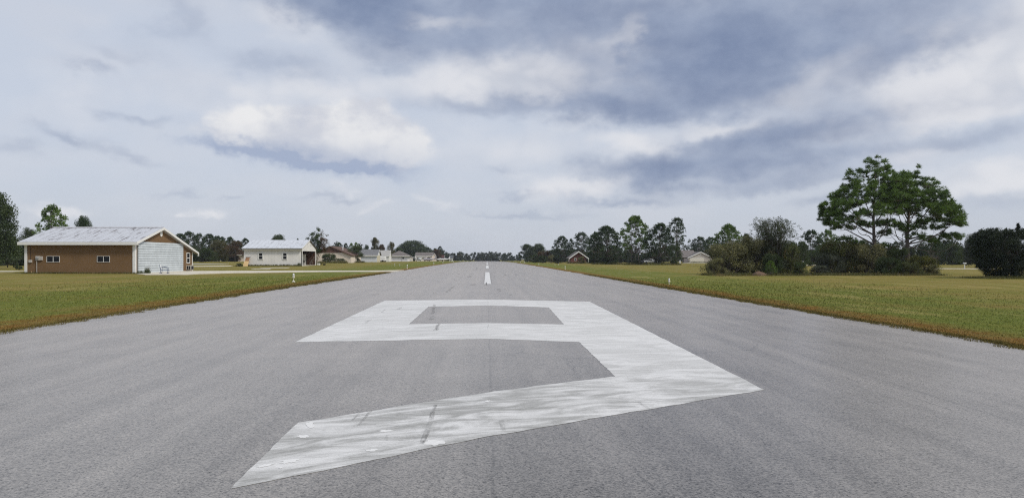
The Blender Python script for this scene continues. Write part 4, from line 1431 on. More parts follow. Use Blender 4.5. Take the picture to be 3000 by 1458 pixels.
red_leaf = leaf_mat('reddish brown leaves', (0.0540, 0.0288, 0.0180), (0.1440, 0.0720, 0.0408), (.09, .07, .03), .25, transl=.3, scale=.5)
gold_leaf = leaf_mat('yellowing leaves', (.045, .050, .020), (.150, .130, .050), transl=.3, scale=.5)
rust_leaf = leaf_mat('thicket leaves with rusty patches', (0.0483, 0.0580, 0.0242), (0.1787, 0.1932, 0.0628), (.20, .085, .014), .14, transl=.25, scale=.7)
yellow_leaf = leaf_mat('yellow green shrub leaves', (0.0364, 0.0416, 0.0104), (0.1625, 0.1560, 0.0286), transl=.3, scale=.7)
cedar_leaf = leaf_mat('nearly black cedar scales', (0.0096, 0.0156, 0.0096), (0.0312, 0.0480, 0.0240), transl=.12, scale=1.2)
far_leaf = leaf_mat('far woodland leaves', (0.0184, 0.0299, 0.0161), (0.0575, 0.0736, 0.0345), (.085, .066, .036), .16, transl=.2, scale=.12)


def unit(n, r):
    v = r.normal(size=(n, 3))
    return v / np.linalg.norm(v, axis=1, keepdims=True)


def needles(centers, radii, per, nper, ln, wd, r, up=.35):
    """tufts of needles spread through clumps; returns triangle vertices"""
    C = np.repeat(np.asarray(centers, float), per, 0)
    R = np.repeat(np.asarray(radii, float), per, 0)
    d = unit(len(C), r)
    d[:, 2] = np.abs(d[:, 2]) * .5 + d[:, 2] * .5
    q = C + d * R * (r.random((len(C), 1)) ** .45)
    out = np.repeat(d, nper, 0)
    P = np.repeat(q, nper, 0)
    nd = unit(len(P), r) + out * .9 + np.array([0, 0, up])
    nd /= np.linalg.norm(nd, axis=1, keepdims=True)
    s = np.cross(nd, unit(len(P), r))
    s /= np.linalg.norm(s, axis=1, keepdims=True) + 1e-9
    L = (ln * (.6 + .7 * r.random(len(P))))[:, None]
    return np.stack([P - s * wd * .5, P + s * wd * .5, P + nd * L], 1).reshape(-1, 3)


def leaves(centers, radii, per, ln, wd, r, shell=.45, droop=0.0):
    """single leaves or small sprays as triangles, denser towards the outside of each clump"""
    C = np.repeat(np.asarray(centers, float), per, 0)
    R = np.repeat(np.asarray(radii, float), per, 0)
    d = unit(len(C), r)
    P = C + d * R * (r.random((len(C), 1)) ** shell)
    nd = unit(len(P), r) + d * .5
    nd[:, 2] -= droop
    nd /= np.linalg.norm(nd, axis=1, keepdims=True)
    s = np.cross(nd, unit(len(P), r))
    s /= np.linalg.norm(s, axis=1, keepdims=True) + 1e-9
    L = (ln * (.6 + .8 * r.random(len(P))))[:, None]
    W = (wd * (.7 + .6 * r.random(len(P))))[:, None]
    return np.stack([P - s * W * .5, P + s * W * .5, P + nd * L], 1).reshape(-1, 3)


def tri_mesh(name, v, m):
    me = mesh_np(name, v, 3, np.arange(len(v)))
    me.materials.append(m)
    return me


def bough(mb, a, b, ra, rb, r, sag=.0, n=5, k=4):
    a, b = np.array(a, float), np.array(b, float)
    L = np.linalg.norm(b - a)
    off = r.normal(0, .05 * L, 3)
    off2 = r.normal(0, .035 * L, 3)
    pts, rad = [], []
    for i in range(n):
        t = i / (n - 1)
        p = a * (1 - t) + b * t + off * math.sin(math.pi * t) + off2 * math.sin(2 * math.pi * t)
        p[2] -= sag * L * math.sin(math.pi * t)
        pts.append(tuple(p))
        rad.append(ra * (1 - t) + rb * t)
    mb.tube(pts, rad, k, False)
    return [np.array(p) for p in pts]


# every prototype is one metre tall and roughly one metre wide; copies are scaled to size
def proto_pine(seed, base=.38, spread=.42, poms=70, per=24, nper=7, open_=0.0, trunks=1, squat=1.0):
    """bare lower trunk, dome of round needle clumps carried on rising limbs"""
    r = np.random.default_rng(seed)
    tb = MB()
    cs, rs = [], []
    stems = []
    for ti in range(trunks):
        ox = (ti - (trunks - 1) / 2) * .11
        lean = r.normal(0, .025, 2)
        top = .93 - .07 * ti
        pts = [(ox + lean[0] * t + .010 * math.sin(5 * t + seed), lean[1] * t + .010 * math.cos(4 * t + seed), t * top) for t in np.linspace(-.03, 1, 9)]
        tb.tube(pts, [.017 * (1 - .8 * i / 8) / (1 + .2 * (trunks - 1)) for i in range(9)], 6)
        stems.append((pts, top))
    for i in range(poms):
        u = (i + r.random()) / poms
        h = base + (1 - base) * u ** (.85 / squat)
        q = (h - base) / (1 - base)
        prof = math.sin(math.pi * min(1, .16 + .84 * q) ** .80) ** .62 if q < .985 else .15
        R = spread * prof * (.30 + .70 * r.random() ** .45) * (1 + .14 * r.normal())
        if open_ and r.random() < open_ * (1 - q):
            continue
        a = i * 2.399 + r.normal(0, .4)
        k = (.046 + .034 * r.random()) * (1.12 - .25 * q)
        p = np.array([math.cos(a) * R, math.sin(a) * R, min(h, 1 - k * .8) + r.normal(0, .012)])
        cs.append(p)
        rs.append((k * 1.15, k * 1.15, k * .92))
        pts, top = stems[i % trunks]
        h0 = max(base * .8, p[2] - .10 - .45 * R)
        kk = min(8, max(0, int(round(h0 / top * 8))))
        bough(tb, (pts[kk][0], pts[kk][1], h0), p - np.array([0, 0, k * .5]), .0058 * (1.2 - .7 * q), .0018, r, .05)
    v = needles(cs, rs, per, nper, .036, .011, r, .3)
    return tb.mesh('trunk'), v


def proto_oak(seed, base=.18, wide=.5, n=62, per=300, leaf=.026, bottom=.12, ragged=.10):
    r = np.random.default_rng(seed)
    tb = MB()
    tb.tube([(0, 0, -.04), (.01, 0, .12), (.0, .015, .26), (.01, 0, .42)], [.034, .026, .022, .016], 7)
    cs, rs = [], []
    for i in range(n):
        a = r.random() * 2 * math.pi
        u = r.random() ** .8
        h = bottom + (1 - bottom) * u
        R = wide * math.sqrt(max(0.02, 1 - ((h - (.38 + bottom * .3)) / .66) ** 2)) * (.72 + .3 * r.random()) * (.35 + .65 * r.random() ** .4)
        p = np.array([math.cos(a) * R, math.sin(a) * R, h * (.93 + ragged * r.normal() * .5)])
        k = .085 + .06 * r.random()
        p[2] = min(p[2], 1 - k * .55)
        cs.append(p)
        rs.append((k * 1.2, k * 1.2, k * .85))
        if i % 2 == 0:
            bough(tb, (0, 0, .16 + .26 * r.random()), p, .011, .002, r)
    v = leaves(cs, rs, per, leaf, leaf * .62, r)
    return tb.mesh('trunk'), v


def proto_bush(seed, n=48, per=300, leaf=.030, twig=26, flat=.8):
    r = np.random.default_rng(seed)
    tb = MB()
    cs, rs = [], []
    for i in range(n):
        a = r.random() * 2 * math.pi
        h = .10 + .82 * r.random() ** .9
        R = .50 * math.sqrt(max(.05, 1 - (max(0, h - .30) / .72) ** 2)) * (.30 + .70 * r.random() ** .45)
        k = .10 + .07 * r.random()
        p = np.array([math.cos(a) * R, math.sin(a) * R, min(h, 1 - k * .6)])
        cs.append(p)
        rs.append((k * 1.15, k * 1.15, k * .9))
    for i in range(twig):
        a = r.random() * 2 * math.pi
        R = .35 + .18 * r.random()
        bough(tb, (r.normal(0, .06), r.normal(0, .06), -.03), (math.cos(a) * R, math.sin(a) * R, .35 + .55 * r.random()), .012, .003, r)
    v = leaves(cs, rs, per, leaf, leaf * .6, r)
    # single shoots standing out of the outline
    sh = np.array([c + np.array([r.normal(0, .03), r.normal(0, .03), .06 + .04 * r.random()]) for c in cs])
    v2 = leaves(sh, np.tile([.03, .03, .09], (len(sh), 1)), 30, leaf, leaf * .5, r)
    return tb.mesh('trunk'), np.concatenate([v, v2])


def reg(kind, protos):
    return [(tr, v) for tr, v in protos]


PROTO = {
    'pine': [proto_pine(11, .34, .44, 84), proto_pine(12, .30, .46, 92), proto_pine(13, .42, .40, 76)],
    'dense_pine': [proto_pine(21, .14, .47, 150, 24), proto_pine(22, .12, .48, 160, 24)],
    'open_pine': [proto_pine(31, .34, .40, 80, 19, 7, .5), proto_pine(32, .40, .38, 76, 19, 7, .35)],
    'triple_pine': [proto_pine(41, .30, .46, 135, 24, 7, .2, 3)],
    'oak': [proto_oak(51), proto_oak(52, .2, .5, 110), proto_oak(53, .2, .46, 40)],
    'bush': [proto_bush(61), proto_bush(62, 54), proto_bush(63, 42, 300, .032, 34)],
}
for k in PROTO:
    for tr, _ in PROTO[k]:
        tr.materials.append(bark_pine if 'pine' in k else bark_dark)
CROWN = {}


def plant(kind, px, wpx, top, y, label, leaf, name=None, cat='tree', group=None, seed=0, sink=0.0, depth=1.0, crown='crown'):
    """a tree or shrub whose centre stands in direction px at distance y, wpx wide and reaching up to direction top"""
    vi = seed % len(PROTO[kind])
    tr, v = PROTO[kind][vi]
    key = (kind, vi, leaf.name)
    if key not in CROWN:
        CROWN[key] = tri_mesh('crown', v, leaf)
    x = X(px, y)
    z0 = g1(x, y) - sink
    H = Z(top, y) - z0
    W = wpx / F * y
    nat = {'pine': .95, 'dense_pine': 1.02, 'open_pine': .86, 'triple_pine': 1.0, 'oak': 1.12, 'bush': 1.16}[kind]
    sx = W / nat
    t = thing(name or {'oak': 'broadleaf_tree', 'bush': 'shrub'}.get(kind, 'pine_tree'), label, cat, (x, y, z0), (seed * 2.39) % 6.28, group, (sx, sx * depth, H))
    obj('trunk', tr, None, t)
    obj(crown if cat == 'tree' else 'foliage', CROWN[key], None, t)
    return t


A = 'trees left of the runway'
B = 'trees right of the runway'
# --- left side
plant('oak', -28, 175, 566, 112, 'big dark broadleaf tree cut by the left picture edge', oak_leaf, group=A, seed=1)
plant('oak', 78, 58, 668, 175, 'small round green tree between the left edge tree and the brown hangar', green_leaf, group=A, seed=2)
plant('pine', 153, 104, 604, 140, 'green pine rising behind the left half of the hangar roof', pine_leaf, group=A, seed=1)
plant('oak', 248, 62, 636, 150, 'dark round tree top showing above the middle of the hangar ridge', pine_dark, group=A, seed=0)
plant('oak', 22, 64, 731, 128, 'pale grey-green small tree under the big dark left tree', grey_leaf, group=A, seed=0)
plant('bush', 56, 20, 778, 101, 'low dark shrub on the grass left of the brown hangar corner', oak_leaf, 'shrub', 'shrub', seed=1)
plant('bush', 46, 14, 759, 118, 'tiny dark round shrub on the far grass left of the hangar', oak_leaf, 'shrub', 'shrub', seed=2)
LW = [(527, 60, 685, 0), (553, 66, 679, 1), (583, 46, 685, 2), (614, 64, 686, 1), (636, 46, 692, 0), (650, 42, 695, 2), (674, 42, 695, 1), (697, 44, 706, 0), (718, 44, 699, 2)]
LWN = ['first', 'second', 'third', 'fourth', 'fifth', 'sixth', 'seventh', 'eighth', 'ninth']
for i, (px, w, tp, s) in enumerate(LW):
    plant('dense_pine' if i % 3 == 0 else 'pine', px, w, tp, 292 + 9 * (i % 4), '%s dark pine, counting from the hangar, in the row between hangar and shed' % LWN[i], pine_dark, group=A, seed=s + i)
plant('oak', 642, 66, 704, 268, 'olive brown autumn tree between the brown hangar and the white shed', gold_leaf, group=A, seed=4)
plant('oak', 688, 64, 706, 262, 'reddish autumn tree just left of the white shed', red_leaf, group=A, seed=2)
plant('bush', 592, 90, 728, 255, 'wide dark shrub in front of the pines right of the hangar', oak_leaf, 'shrub', 'shrub', seed=0)
plant('bush', 545, 80, 722, 250, 'dark shrub showing right beside the hangar eave', oak_leaf, 'shrub', 'shrub', seed=1)
plant('oak', 815, 58, 688, 250, 'dark rounded tree top showing above the white shed ridge', oak_leaf, group=A, seed=1)
plant('oak', 873, 16, 700, 260, 'tiny tree top behind the right end of the shed ridge', oak_leaf, group=A, seed=0)
plant('pine', 994, 26, 711, 330, 'leftmost small pine behind the cream house roof', pine_dark, group=A, seed=0)
plant('pine', 1013, 22, 713, 335, 'second small pine behind the cream house roof', pine_dark, group=A, seed=1)
plant('pine', 1029, 20, 712, 325, 'third small pine, above the round green tree', pine_leaf, group=A, seed=2)
plant('pine', 1043, 20, 711, 330, 'rightmost small pine above the round green tree', pine_leaf, group=A, seed=0)
plant('oak', 1073, 24, 717, 340, 'small round pine-like tree over the dark grey garage roof', pine_dark, group=A, seed=2)
plant('oak', 1042, 62, 720, 214, 'round green tree between the cream house and the grey garage', green_leaf, group=A, seed=2)
plant('oak', 1100, 34, 697, 352, 'tall pointed half-bare tree behind the garage roofs', gold_leaf, group=A, seed=0)
plant('oak', 1118, 26, 716, 350, 'brown bushy tree right of the tall pointed tree', red_leaf, group=A, seed=1)
plant('oak', 1146, 32, 709, 345, 'yellowing tree behind the light grey carport roof', gold_leaf, group=A, seed=2)
plant('oak', 1208, 96, 705, 500, 'large dark spreading oak behind the pale long house', oak_leaf, group=A, seed=1)
plant('oak', 1244, 50, 722, 510, 'lower dark tree on the right flank of the large oak', oak_leaf, group=A, seed=2)
plant('oak', 1170, 40, 725, 420, 'dark tree between the yellowing tree and the large oak', oak_leaf, group=A, seed=0)
plant('oak', 1281, 36, 731, 462, 'reddish tree over the dark red cottage roof', red_leaf, group=A, seed=0)
plant('pine', 1289, 22, 722, 620, 'round dark pine behind the reddish tree', pine_dark, group=A, seed=1)
plant('bush', 964, 46, 742, 198, 'big round dark shrub against the cream house wall', oak_leaf, 'shrub', 'shrub', seed=1)
plant('bush', 998, 32, 757, 197, 'low dark hedge shrub right of the big round shrub', oak_leaf, 'shrub', 'shrub', seed=0)
plant('bush', 701, 22, 771, 144, 'small leafy shrub left of the leaning wooden panel', green_leaf, 'shrub', 'shrub', seed=2)
plant('bush', 1018, 22, 750, 212, 'dark low shrub below the round green tree', oak_leaf, 'shrub', 'shrub', seed=2)
plant('bush', 1046, 14, 757, 225, 'small grey-green shrub by the grey garage corner', grey_leaf, 'shrub', 'shrub', seed=0)
# --- right side, far to near
plant('oak', 1546, 56, 716, 430, 'leftmost dark broadleaf tree right of the runway end', oak_leaf, group=B, seed=0)
plant('oak', 1578, 46, 714, 420, 'round dark tree second from the runway end on the right', oak_leaf, group=B, seed=1)
plant('bush', 1594, 54, 736, 340, 'reddish brown thicket shrub near the runway end on the right', red_leaf, 'shrub', 'shrub', seed=0)
plant('bush', 1568, 22, 746, 300, 'dark upright shrub left of the reddish thicket', oak_leaf, 'shrub', 'shrub', seed=2)
plant('bush', 1590, 30, 748, 298, 'dark broad shrub at the foot of the reddish thicket', oak_leaf, 'shrub', 'shrub', seed=1)
plant('bush', 1615, 26, 748, 300, 'olive shrub between the reddish thicket and the dark shrub', olive_leaf, 'shrub', 'shrub', seed=0)
plant('bush', 1634, 34, 751, 262, 'near-black shrub just left of the brick house', cedar_leaf, 'shrub', 'shrub', seed=1)
plant('bush', 1703, 26, 752, 258, 'olive shrub in front of the brick house wall', olive_leaf, 'shrub', 'shrub', seed=2)
plant('dense_pine', 1646, 60, 692, 335, 'dark pine left of the brick house', pine_dark, group=B, seed=0)
plant('open_pine', 1673, 24, 700, 345, 'thin open pine behind the left slope of the brick house', pine_dark, group=B, seed=0)
plant('pine', 1703, 66, 682, 330, 'pine standing behind the brick house gable', pine_dark, group=B, seed=1)
plant('dense_pine', 1776, 112, 664, 226, 'broad dark pine right of the brick house', pine_dark, group=B, seed=1)
plant('pine', 1745, 50, 680, 250, 'smaller pine on the left flank of the broad dark pine', pine_dark, group=B, seed=2)
plant('triple_pine', 1862, 92, 634, 206, 'tallest middle pine with three slim trunks in the right field', pine_leaf, group=B, seed=0)
plant('dense_pine', 1934, 96, 655, 200, 'wide dark pine right of the tall three-trunked pine', pine_dark, group=B, seed=0)
plant('open_pine', 1983, 72, 639, 216, 'open airy pine behind the wide dark pine', pine_dark, group=B, seed=1)
plant('oak', 1975, 66, 716, 210, 'bushy dark tree filling the gap left of the beige garage', oak_leaf, group=B, seed=2)
plant('bush', 1740, 36, 747, 232, 'dark undergrowth shrub right of the brick house', oak_leaf, 'shrub', 'shrub', seed=0)
plant('bush', 1785, 60, 752, 224, 'dark undergrowth shrub below the broad dark pine', oak_leaf, 'shrub', 'shrub', seed=1)
plant('bush', 1866, 34, 763, 204, 'low dark shrub at the foot of the three slim trunks', oak_leaf, 'shrub', 'shrub', seed=2)
plant('bush', 1930, 34, 752, 199, 'dark round shrub around the foot of the wide dark pine', cedar_leaf, 'shrub', 'shrub', seed=0)
plant('bush', 1973, 24, 762, 200, 'small dark shrub right of the wide dark pine foot', oak_leaf, 'shrub', 'shrub', seed=1)
plant('pine', 2050, 66, 694, 330, 'distant pine above the beige garage roof', pine_dark, group=B, seed=2)
plant('pine', 2083, 60, 696, 335, 'distant pine right behind the beige garage peak', pine_dark, group=B, seed=0)
plant('dense_pine', 2134, 98, 659, 168, 'green pine rising behind the left part of the brown thicket', pine_leaf, group=B, seed=1)
plant('pine', 2186, 40, 686, 185, 'small pine top between green pine and wispy tree', pine_dark, group=B, seed=0)
plant('pine', 2376, 78, 676, 172, 'left of two dark pines between the thickets', pine_dark, group=B, seed=1)
plant('pine', 2424, 66, 674, 176, 'right, paler one of two pines between the thickets', pine_leaf, group=B, seed=2)
plant('bush', 2335, 70, 708, 150, 'dark shrub behind the right end of the first thicket', oak_leaf, 'shrub', 'shrub', seed=0)
plant('bush', 2400, 90, 730, 165, 'dark undergrowth below the two pines between the thickets', oak_leaf, 'shrub', 'shrub', seed=2)
# first thicket
plant('bush', 2132, 150, 716, 83, 'broad olive brown shrub at the left end of the first thicket', olive_leaf, 'shrub', 'shrub', 'thicket shrubs', 0, .15, .8)
plant('bush', 2210, 130, 690, 84, 'tall olive shrub with yellowed top in the first thicket', olive_leaf, 'shrub', 'shrub', 'thicket shrubs', 1, .15, .8)
plant('bush', 2100, 60, 757, 80, 'low spreading branchy shrub at the far left of the first thicket', olive_leaf, 'shrub', 'shrub', 'thicket shrubs', 2, .1)
plant('bush', 2312, 96, 722, 83, 'dark green shrub at the right end of the first thicket', rust_leaf, 'shrub', 'shrub', 'thicket shrubs', 2, .15, .8)
plant('bush', 2345, 42, 768, 79, 'small dark shrub trailing off the right of the first thicket', oak_leaf, 'shrub', 'shrub', 'thicket shrubs', 0, .05)
plant('bush', 2262, 62, 742, 81, 'dark middle shrub under the wispy tree', oak_leaf, 'shrub', 'shrub', 'thicket shrubs', 1, .1)
plant('dense_pine', 2258, 34, 764, 78.5, 'fresh green young pine beside the dirt mound', pine_leaf, 'young_pine', 'tree', B, 0)
plant('bush', 2172, 130, 708, 85, 'olive brown shrub in the middle left of the first thicket', olive_leaf, 'shrub', 'shrub', 'thicket shrubs', 0, .15, .8)
plant('bush', 2288, 110, 704, 85, 'dark olive shrub right behind the wispy tree stems', rust_leaf, 'shrub', 'shrub', 'thicket shrubs', 1, .15, .8)
# second thicket
plant('bush', 2502, 130, 708, 86.5, 'olive shrub just left of the left big pine trunk', olive_leaf, 'shrub', 'shrub', 'thicket shrubs', 2, .15, .8)
plant('bush', 2592, 120, 724, 87.5, 'shrub filling the gap behind the two big pine trunks', rust_leaf, 'shrub', 'shrub', 'thicket shrubs', 0, .15, .8)
plant('bush', 2430, 90, 742, 85, 'grey-green shrub low at the left of the second thicket', grey_leaf, 'shrub', 'shrub', 'thicket shrubs', 1, .15, .8)
plant('bush', 2455, 130, 702, 86, 'shrub with rusty orange leaves at the left of the second thicket', rust_leaf, 'shrub', 'shrub', 'thicket shrubs', 1, .15, .8)
plant('bush', 2400, 60, 778, 83, 'low grey twiggy brush at the left foot of the second thicket', grey_leaf, 'shrub', 'shrub', 'thicket shrubs', 2, .1)
plant('bush', 2548, 120, 716, 84, 'dark shrub around the left big pine trunk', olive_leaf, 'shrub', 'shrub', 'thicket shrubs', 0, .15, .8)
plant('bush', 2628, 110, 728, 84.5, 'dark shrub left of the right big pine trunk', oak_leaf, 'shrub', 'shrub', 'thicket shrubs', 2, .15, .8)
plant('bush', 2600, 80, 752, 81, 'very dark low shrub between the two big pine trunks', oak_leaf, 'shrub', 'shrub', 'thicket shrubs', 1, .1)
plant('bush', 2700, 100, 748, 82, 'yellow-green shrub at the right end of the second thicket', yellow_leaf, 'shrub', 'shrub', 'thicket shrubs', 1, .15, .8)
plant('bush', 2668, 66, 768, 80, 'low dark green shrub at the foot of the right big pine', rust_leaf, 'shrub', 'shrub', 'thicket shrubs', 0, .1)
plant('bush', 2732, 40, 775, 80.5, 'small dark olive shrub ending the second thicket on the right', olive_leaf, 'shrub', 'shrub', 'thicket shrubs', 2, .1)
plant('open_pine', 2728, 60, 690, 118, 'thin young pine seen through the lower boughs of the right big pine', pine_dark, group=B, seed=1)
plant('oak', 2862, 84, 686, 150, 'hazy rounded grey-green tree left of the dark cedar', grey_leaf, group=B, seed=1)
plant('oak', 2790, 70, 715, 200, 'dark green tree behind the road right of the second thicket', oak_leaf, group=B, seed=0)
plant('pine', 2745, 60, 708, 190, 'dark pine behind the right end of the second thicket', pine_dark, group=B, seed=0)
plant('oak', 2830, 60, 728, 185, 'low green tree by the road between thicket and cedar', green_leaf, group=B, seed=2)


# --- the two big pines on the right
def big_pine(px, y, trunk, top, bot, limbs, deep, n, label, seed, r0, tiers=()):
    """top, bot: upper and lower outline of the crown (offset across, height); limbs: (height on trunk, end offset, end height)"""
    r = np.random.default_rng(seed)
    x = X(px, y)
    z0 = g1(x, y)
    t = thing('pine_tree', label, 'tree', (x, y, z0 - .05), 0, B)
    tb = MB()
    tp = [np.array(p, float) for p in trunk]
    m = len(tp)
    tb.tube([tuple(p) for p in tp], [r0 * (1.2 if i == 0 else 1) * (1 - .82 * i / (m - 1)) for i in range(m)], 9)
    hs = [p[2] for p in tp]
    at = lambda h: np.array([np.interp(h, hs, [p[k] for p in tp]) for k in range(3)])
    T = lambda v: np.interp(v, [p[0] for p in top], [p[1] for p in top])
    Bt = lambda v: np.interp(v, [p[0] for p in bot], [p[1] for p in bot])
    top = [(p[0] * .955, p[1] - .1) for p in top]
    x0, x1 = top[0][0], top[-1][0]
    mid, hw = (x0 + x1) / 2, (x1 - x0) / 2
    cs, rs = [], []

    def pom(p, k):
        cs.append(p)
        rs.append((k * 1.0, k * 1.0, k * 1.15))
    while len(cs) < n:
        dx = r.uniform(x0 + .1, x1 - .1)
        if r.random() > (T(dx) - Bt(dx)) / 5.5 + .25:
            continue
        dd = deep * math.sqrt(max(.06, 1 - ((dx - mid) / (hw * 1.05)) ** 2))
        dy = r.uniform(-dd, dd)
        tz = Bt(dx) + (T(dx) - Bt(dx)) * (1 - .75 * (abs(dy) / deep) ** 2) + r.normal(.0, .40)
        k = .20 + .22 * r.random() ** 1.5
        z = tz - k * .95 - (abs(r.normal(0, .35)) if r.random() < .35 else r.random() * max(0, tz - Bt(dx) - k))
        pom(np.array([dx, dy, z]), k)
    for (dx, z, sx, cnt) in tiers:
        for q in range(cnt):
            pom(np.array([dx + r.normal(0, sx), r.normal(0, .9), z + r.normal(0, .16)]), .20 + .16 * r.random())
    arms = []
    for (h0, dx, h1) in limbs:
        s0 = at(h0)
        for rep in range(2):
            L = abs(dx) + .8
            e = np.array([dx * (1 - .25 * rep) + r.normal(0, .2), (r.normal(0, .12) if rep == 0 else r.choice([-1, 1]) * (.35 + .3 * r.random())) * L, h1 + r.normal(0, .15)])
            arms.append(bough(tb, s0, e, (.030 + .012 * L) * (1 if rep == 0 else .6), .016, r, .05 + .09 * r.random(), 8, 6))
    nodes = np.array([p for a in arms for p in a[2:]])
    for c, k in zip(cs, rs):
        d = np.linalg.norm((nodes - c) * np.array([1, 1, 1.3]) + np.array([0, 0, .9]) * 0, axis=1) + np.maximum(0, nodes[:, 2] - c[2]) * 1.5
        b0 = nodes[int(np.argmin(d))]
        bough(tb, b0, c - np.array([0, 0, k[2] * .4]), .020, .008, r, .05, 5, 4)
    tr = tb.mesh('trunk')
    tr.materials.append(bark_pine)
    v = needles(cs, rs, 26, 9, .30, .036, r, .35)
    obj('trunk', tr, None, t)
    obj('crown', tri_mesh('crown', v, pine_leaf), None, t)
    return t


Yp = 86.0
# outlines in metres, read off the crowns
big_pine(2562, Yp,
         [(0, 0, -.1), (.02, 0, 2.0), (.0, .03, 3.2), (-.05, .05, 4.6), (-.12, 0, 6.2), (-.05, -.05, 8.0), (.1, 0, 10.2), (.15, 0, 11.9)],
         [(-6.2, 7.0), (-5.8, 8.3), (-5.0, 8.5), (-4.4, 9.5), (-3.4, 10.1), (-2.9, 11.8), (-2.2, 12.0), (-1.6, 11.3), (-.7, 12.7), (.2, 13.0), (1.0, 12.8), (1.6, 12.0), (2.6, 11.9), (3.3, 11.2), (3.9, 9.9)],
         [(-6.2, 6.2), (-5.2, 5.3), (-4.2, 5.5), (-3.0, 5.9), (-1.6, 6.2), (-.2, 6.4), (1.0, 6.6), (2.4, 6.6), (3.9, 7.0)],
         [(3.3, -4.6, 6.0), (4.4, -5.2, 7.2), (5.2, -3.6, 8.6), (6.2, -2.6, 10.4), (7.4, -1.2, 11.0), (8.4, .4, 11.8), (7.0, 1.8, 10.6), (5.4, 2.2, 9.4), (3.6, 1.5, 6.6), (4.2, 2.8, 8.6), (3.0, -3.2, 3.9), (2.7, 1.9, 3.1)],
         3.4, 430, 'left one of the two big pines rising from the second thicket', 71, .25,
         [(-3.2, 4.0, .45, 5), (-2.3, 3.6, .4, 4), (1.3, 5.8, .6, 12), (1.8, 3.2, .3, 2), (-3.4, 5.2, .7, 12), (-1.2, 5.6, .6, 10), (.2, 5.4, .5, 6)])
big_pine(2660, Yp + .8,
         [(0, 0, -.1), (.0, 0, 1.6), (-.05, .0, 3.0), (-.1, .05, 4.4), (.05, .05, 5.8), (.15, .0, 7.4), (.2, 0, 9.2), (.25, 0, 10.6)],
         [(-2.6, 10.4), (-1.6, 11.0), (-.5, 11.2), (.1, 11.9), (.9, 11.7), (1.8, 10.6), (2.4, 11.0), (3.1, 10.8), (3.7, 9.5), (4.5, 8.8), (5.1, 8.0), (5.7, 7.5), (6.1, 6.4)],
         [(-2.6, 7.0), (-1.4, 6.8), (.0, 7.2), (1.4, 7.0), (2.8, 6.2), (4.0, 5.7), (5.2, 5.3), (6.1, 5.2)],
         [(3.4, 4.8, 5.6), (3.9, 5.3, 6.5), (4.6, 4.2, 7.6), (5.4, 3.4, 8.8), (6.2, 2.2, 9.8), (7.0, .8, 10.8), (6.0, -1.4, 9.8), (4.6, -1.8, 8.4), (3.2, 5.2, 3.9), (3.1, -2.2, 4.6), (2.9, 3.4, 3.4), (3.6, -2.6, 6.0)],
         3.2, 400, 'right one of the two big pines, its pale trunk over yellow-green shrubs', 72, .28,
         [(3.0, 3.9, .9, 12), (4.9, 4.3, .6, 11), (5.4, 4.2, .35, 8), (-2.1, 4.7, .45, 8), (-1.2, 5.6, .6, 10), (3.0, 5.2, .9, 12), (-.4, 5.2, .5, 8), (1.4, 5.8, .7, 12), (1.0, 4.4, .5, 6)])


# --- nearly black cedar at the right edge: narrow foot, wide ragged top with a few spires
def cedar():
    r = np.random.default_rng(5)
    y = 70.0
    x = X(2942, y)
    t = thing('cedar_tree', 'nearly black bushy cedar at the right picture edge', 'tree', (x, y, g1(x, y) - .05), 0, B)
    tb = MB()
    tb.tube([(0, 0, -.1), (.05, 0, 1.4), (0, .05, 3.6)], [.22, .16, .05], 7)
    cs, rs = [], []
    for i in range(300):
        h = .12 + 4.1 * r.random() ** .8
        R = np.interp(h, [0, .6, 1.6, 2.8, 3.6, 4.1, 4.4], [1.35, 1.65, 2.3, 2.65, 2.5, 1.9, 1.2]) * (.45 + .55 * r.random() ** .4)
        a = r.random() * 2 * math.pi
        k = .26 + .20 * r.random()
        c = np.array([math.cos(a) * R, math.sin(a) * R, h])
        cs.append(c)
        rs.append((k, k, k * 1.15))
        if i % 4 == 0:
            bough(tb, (0, 0, max(.3, h * .5)), c, .05, .012, r, 0, 4, 4)
    for (sx, hh) in ((1.35, 5.0), (1.25, 4.6), (-.6, 4.55), (.1, 4.5), (-1.4, 4.2), (.7, 4.4), (2.0, 4.5)):
        for q in range(6):
            cs.append(np.array([sx + r.normal(0, .05), r.normal(0, .3), hh - .15 - q * .2]))
            rs.append((.07 + .05 * q, .07 + .05 * q, .16))
    v = leaves(cs, rs, 170, .15, .05, r, .5, -.4)
    tr = tb.mesh('trunk')
    tr.materials.append(bark_dark)
    obj('trunk', tr, None, t)
    obj('crown', tri_mesh('crown', v, cedar_leaf), None, t)


cedar()


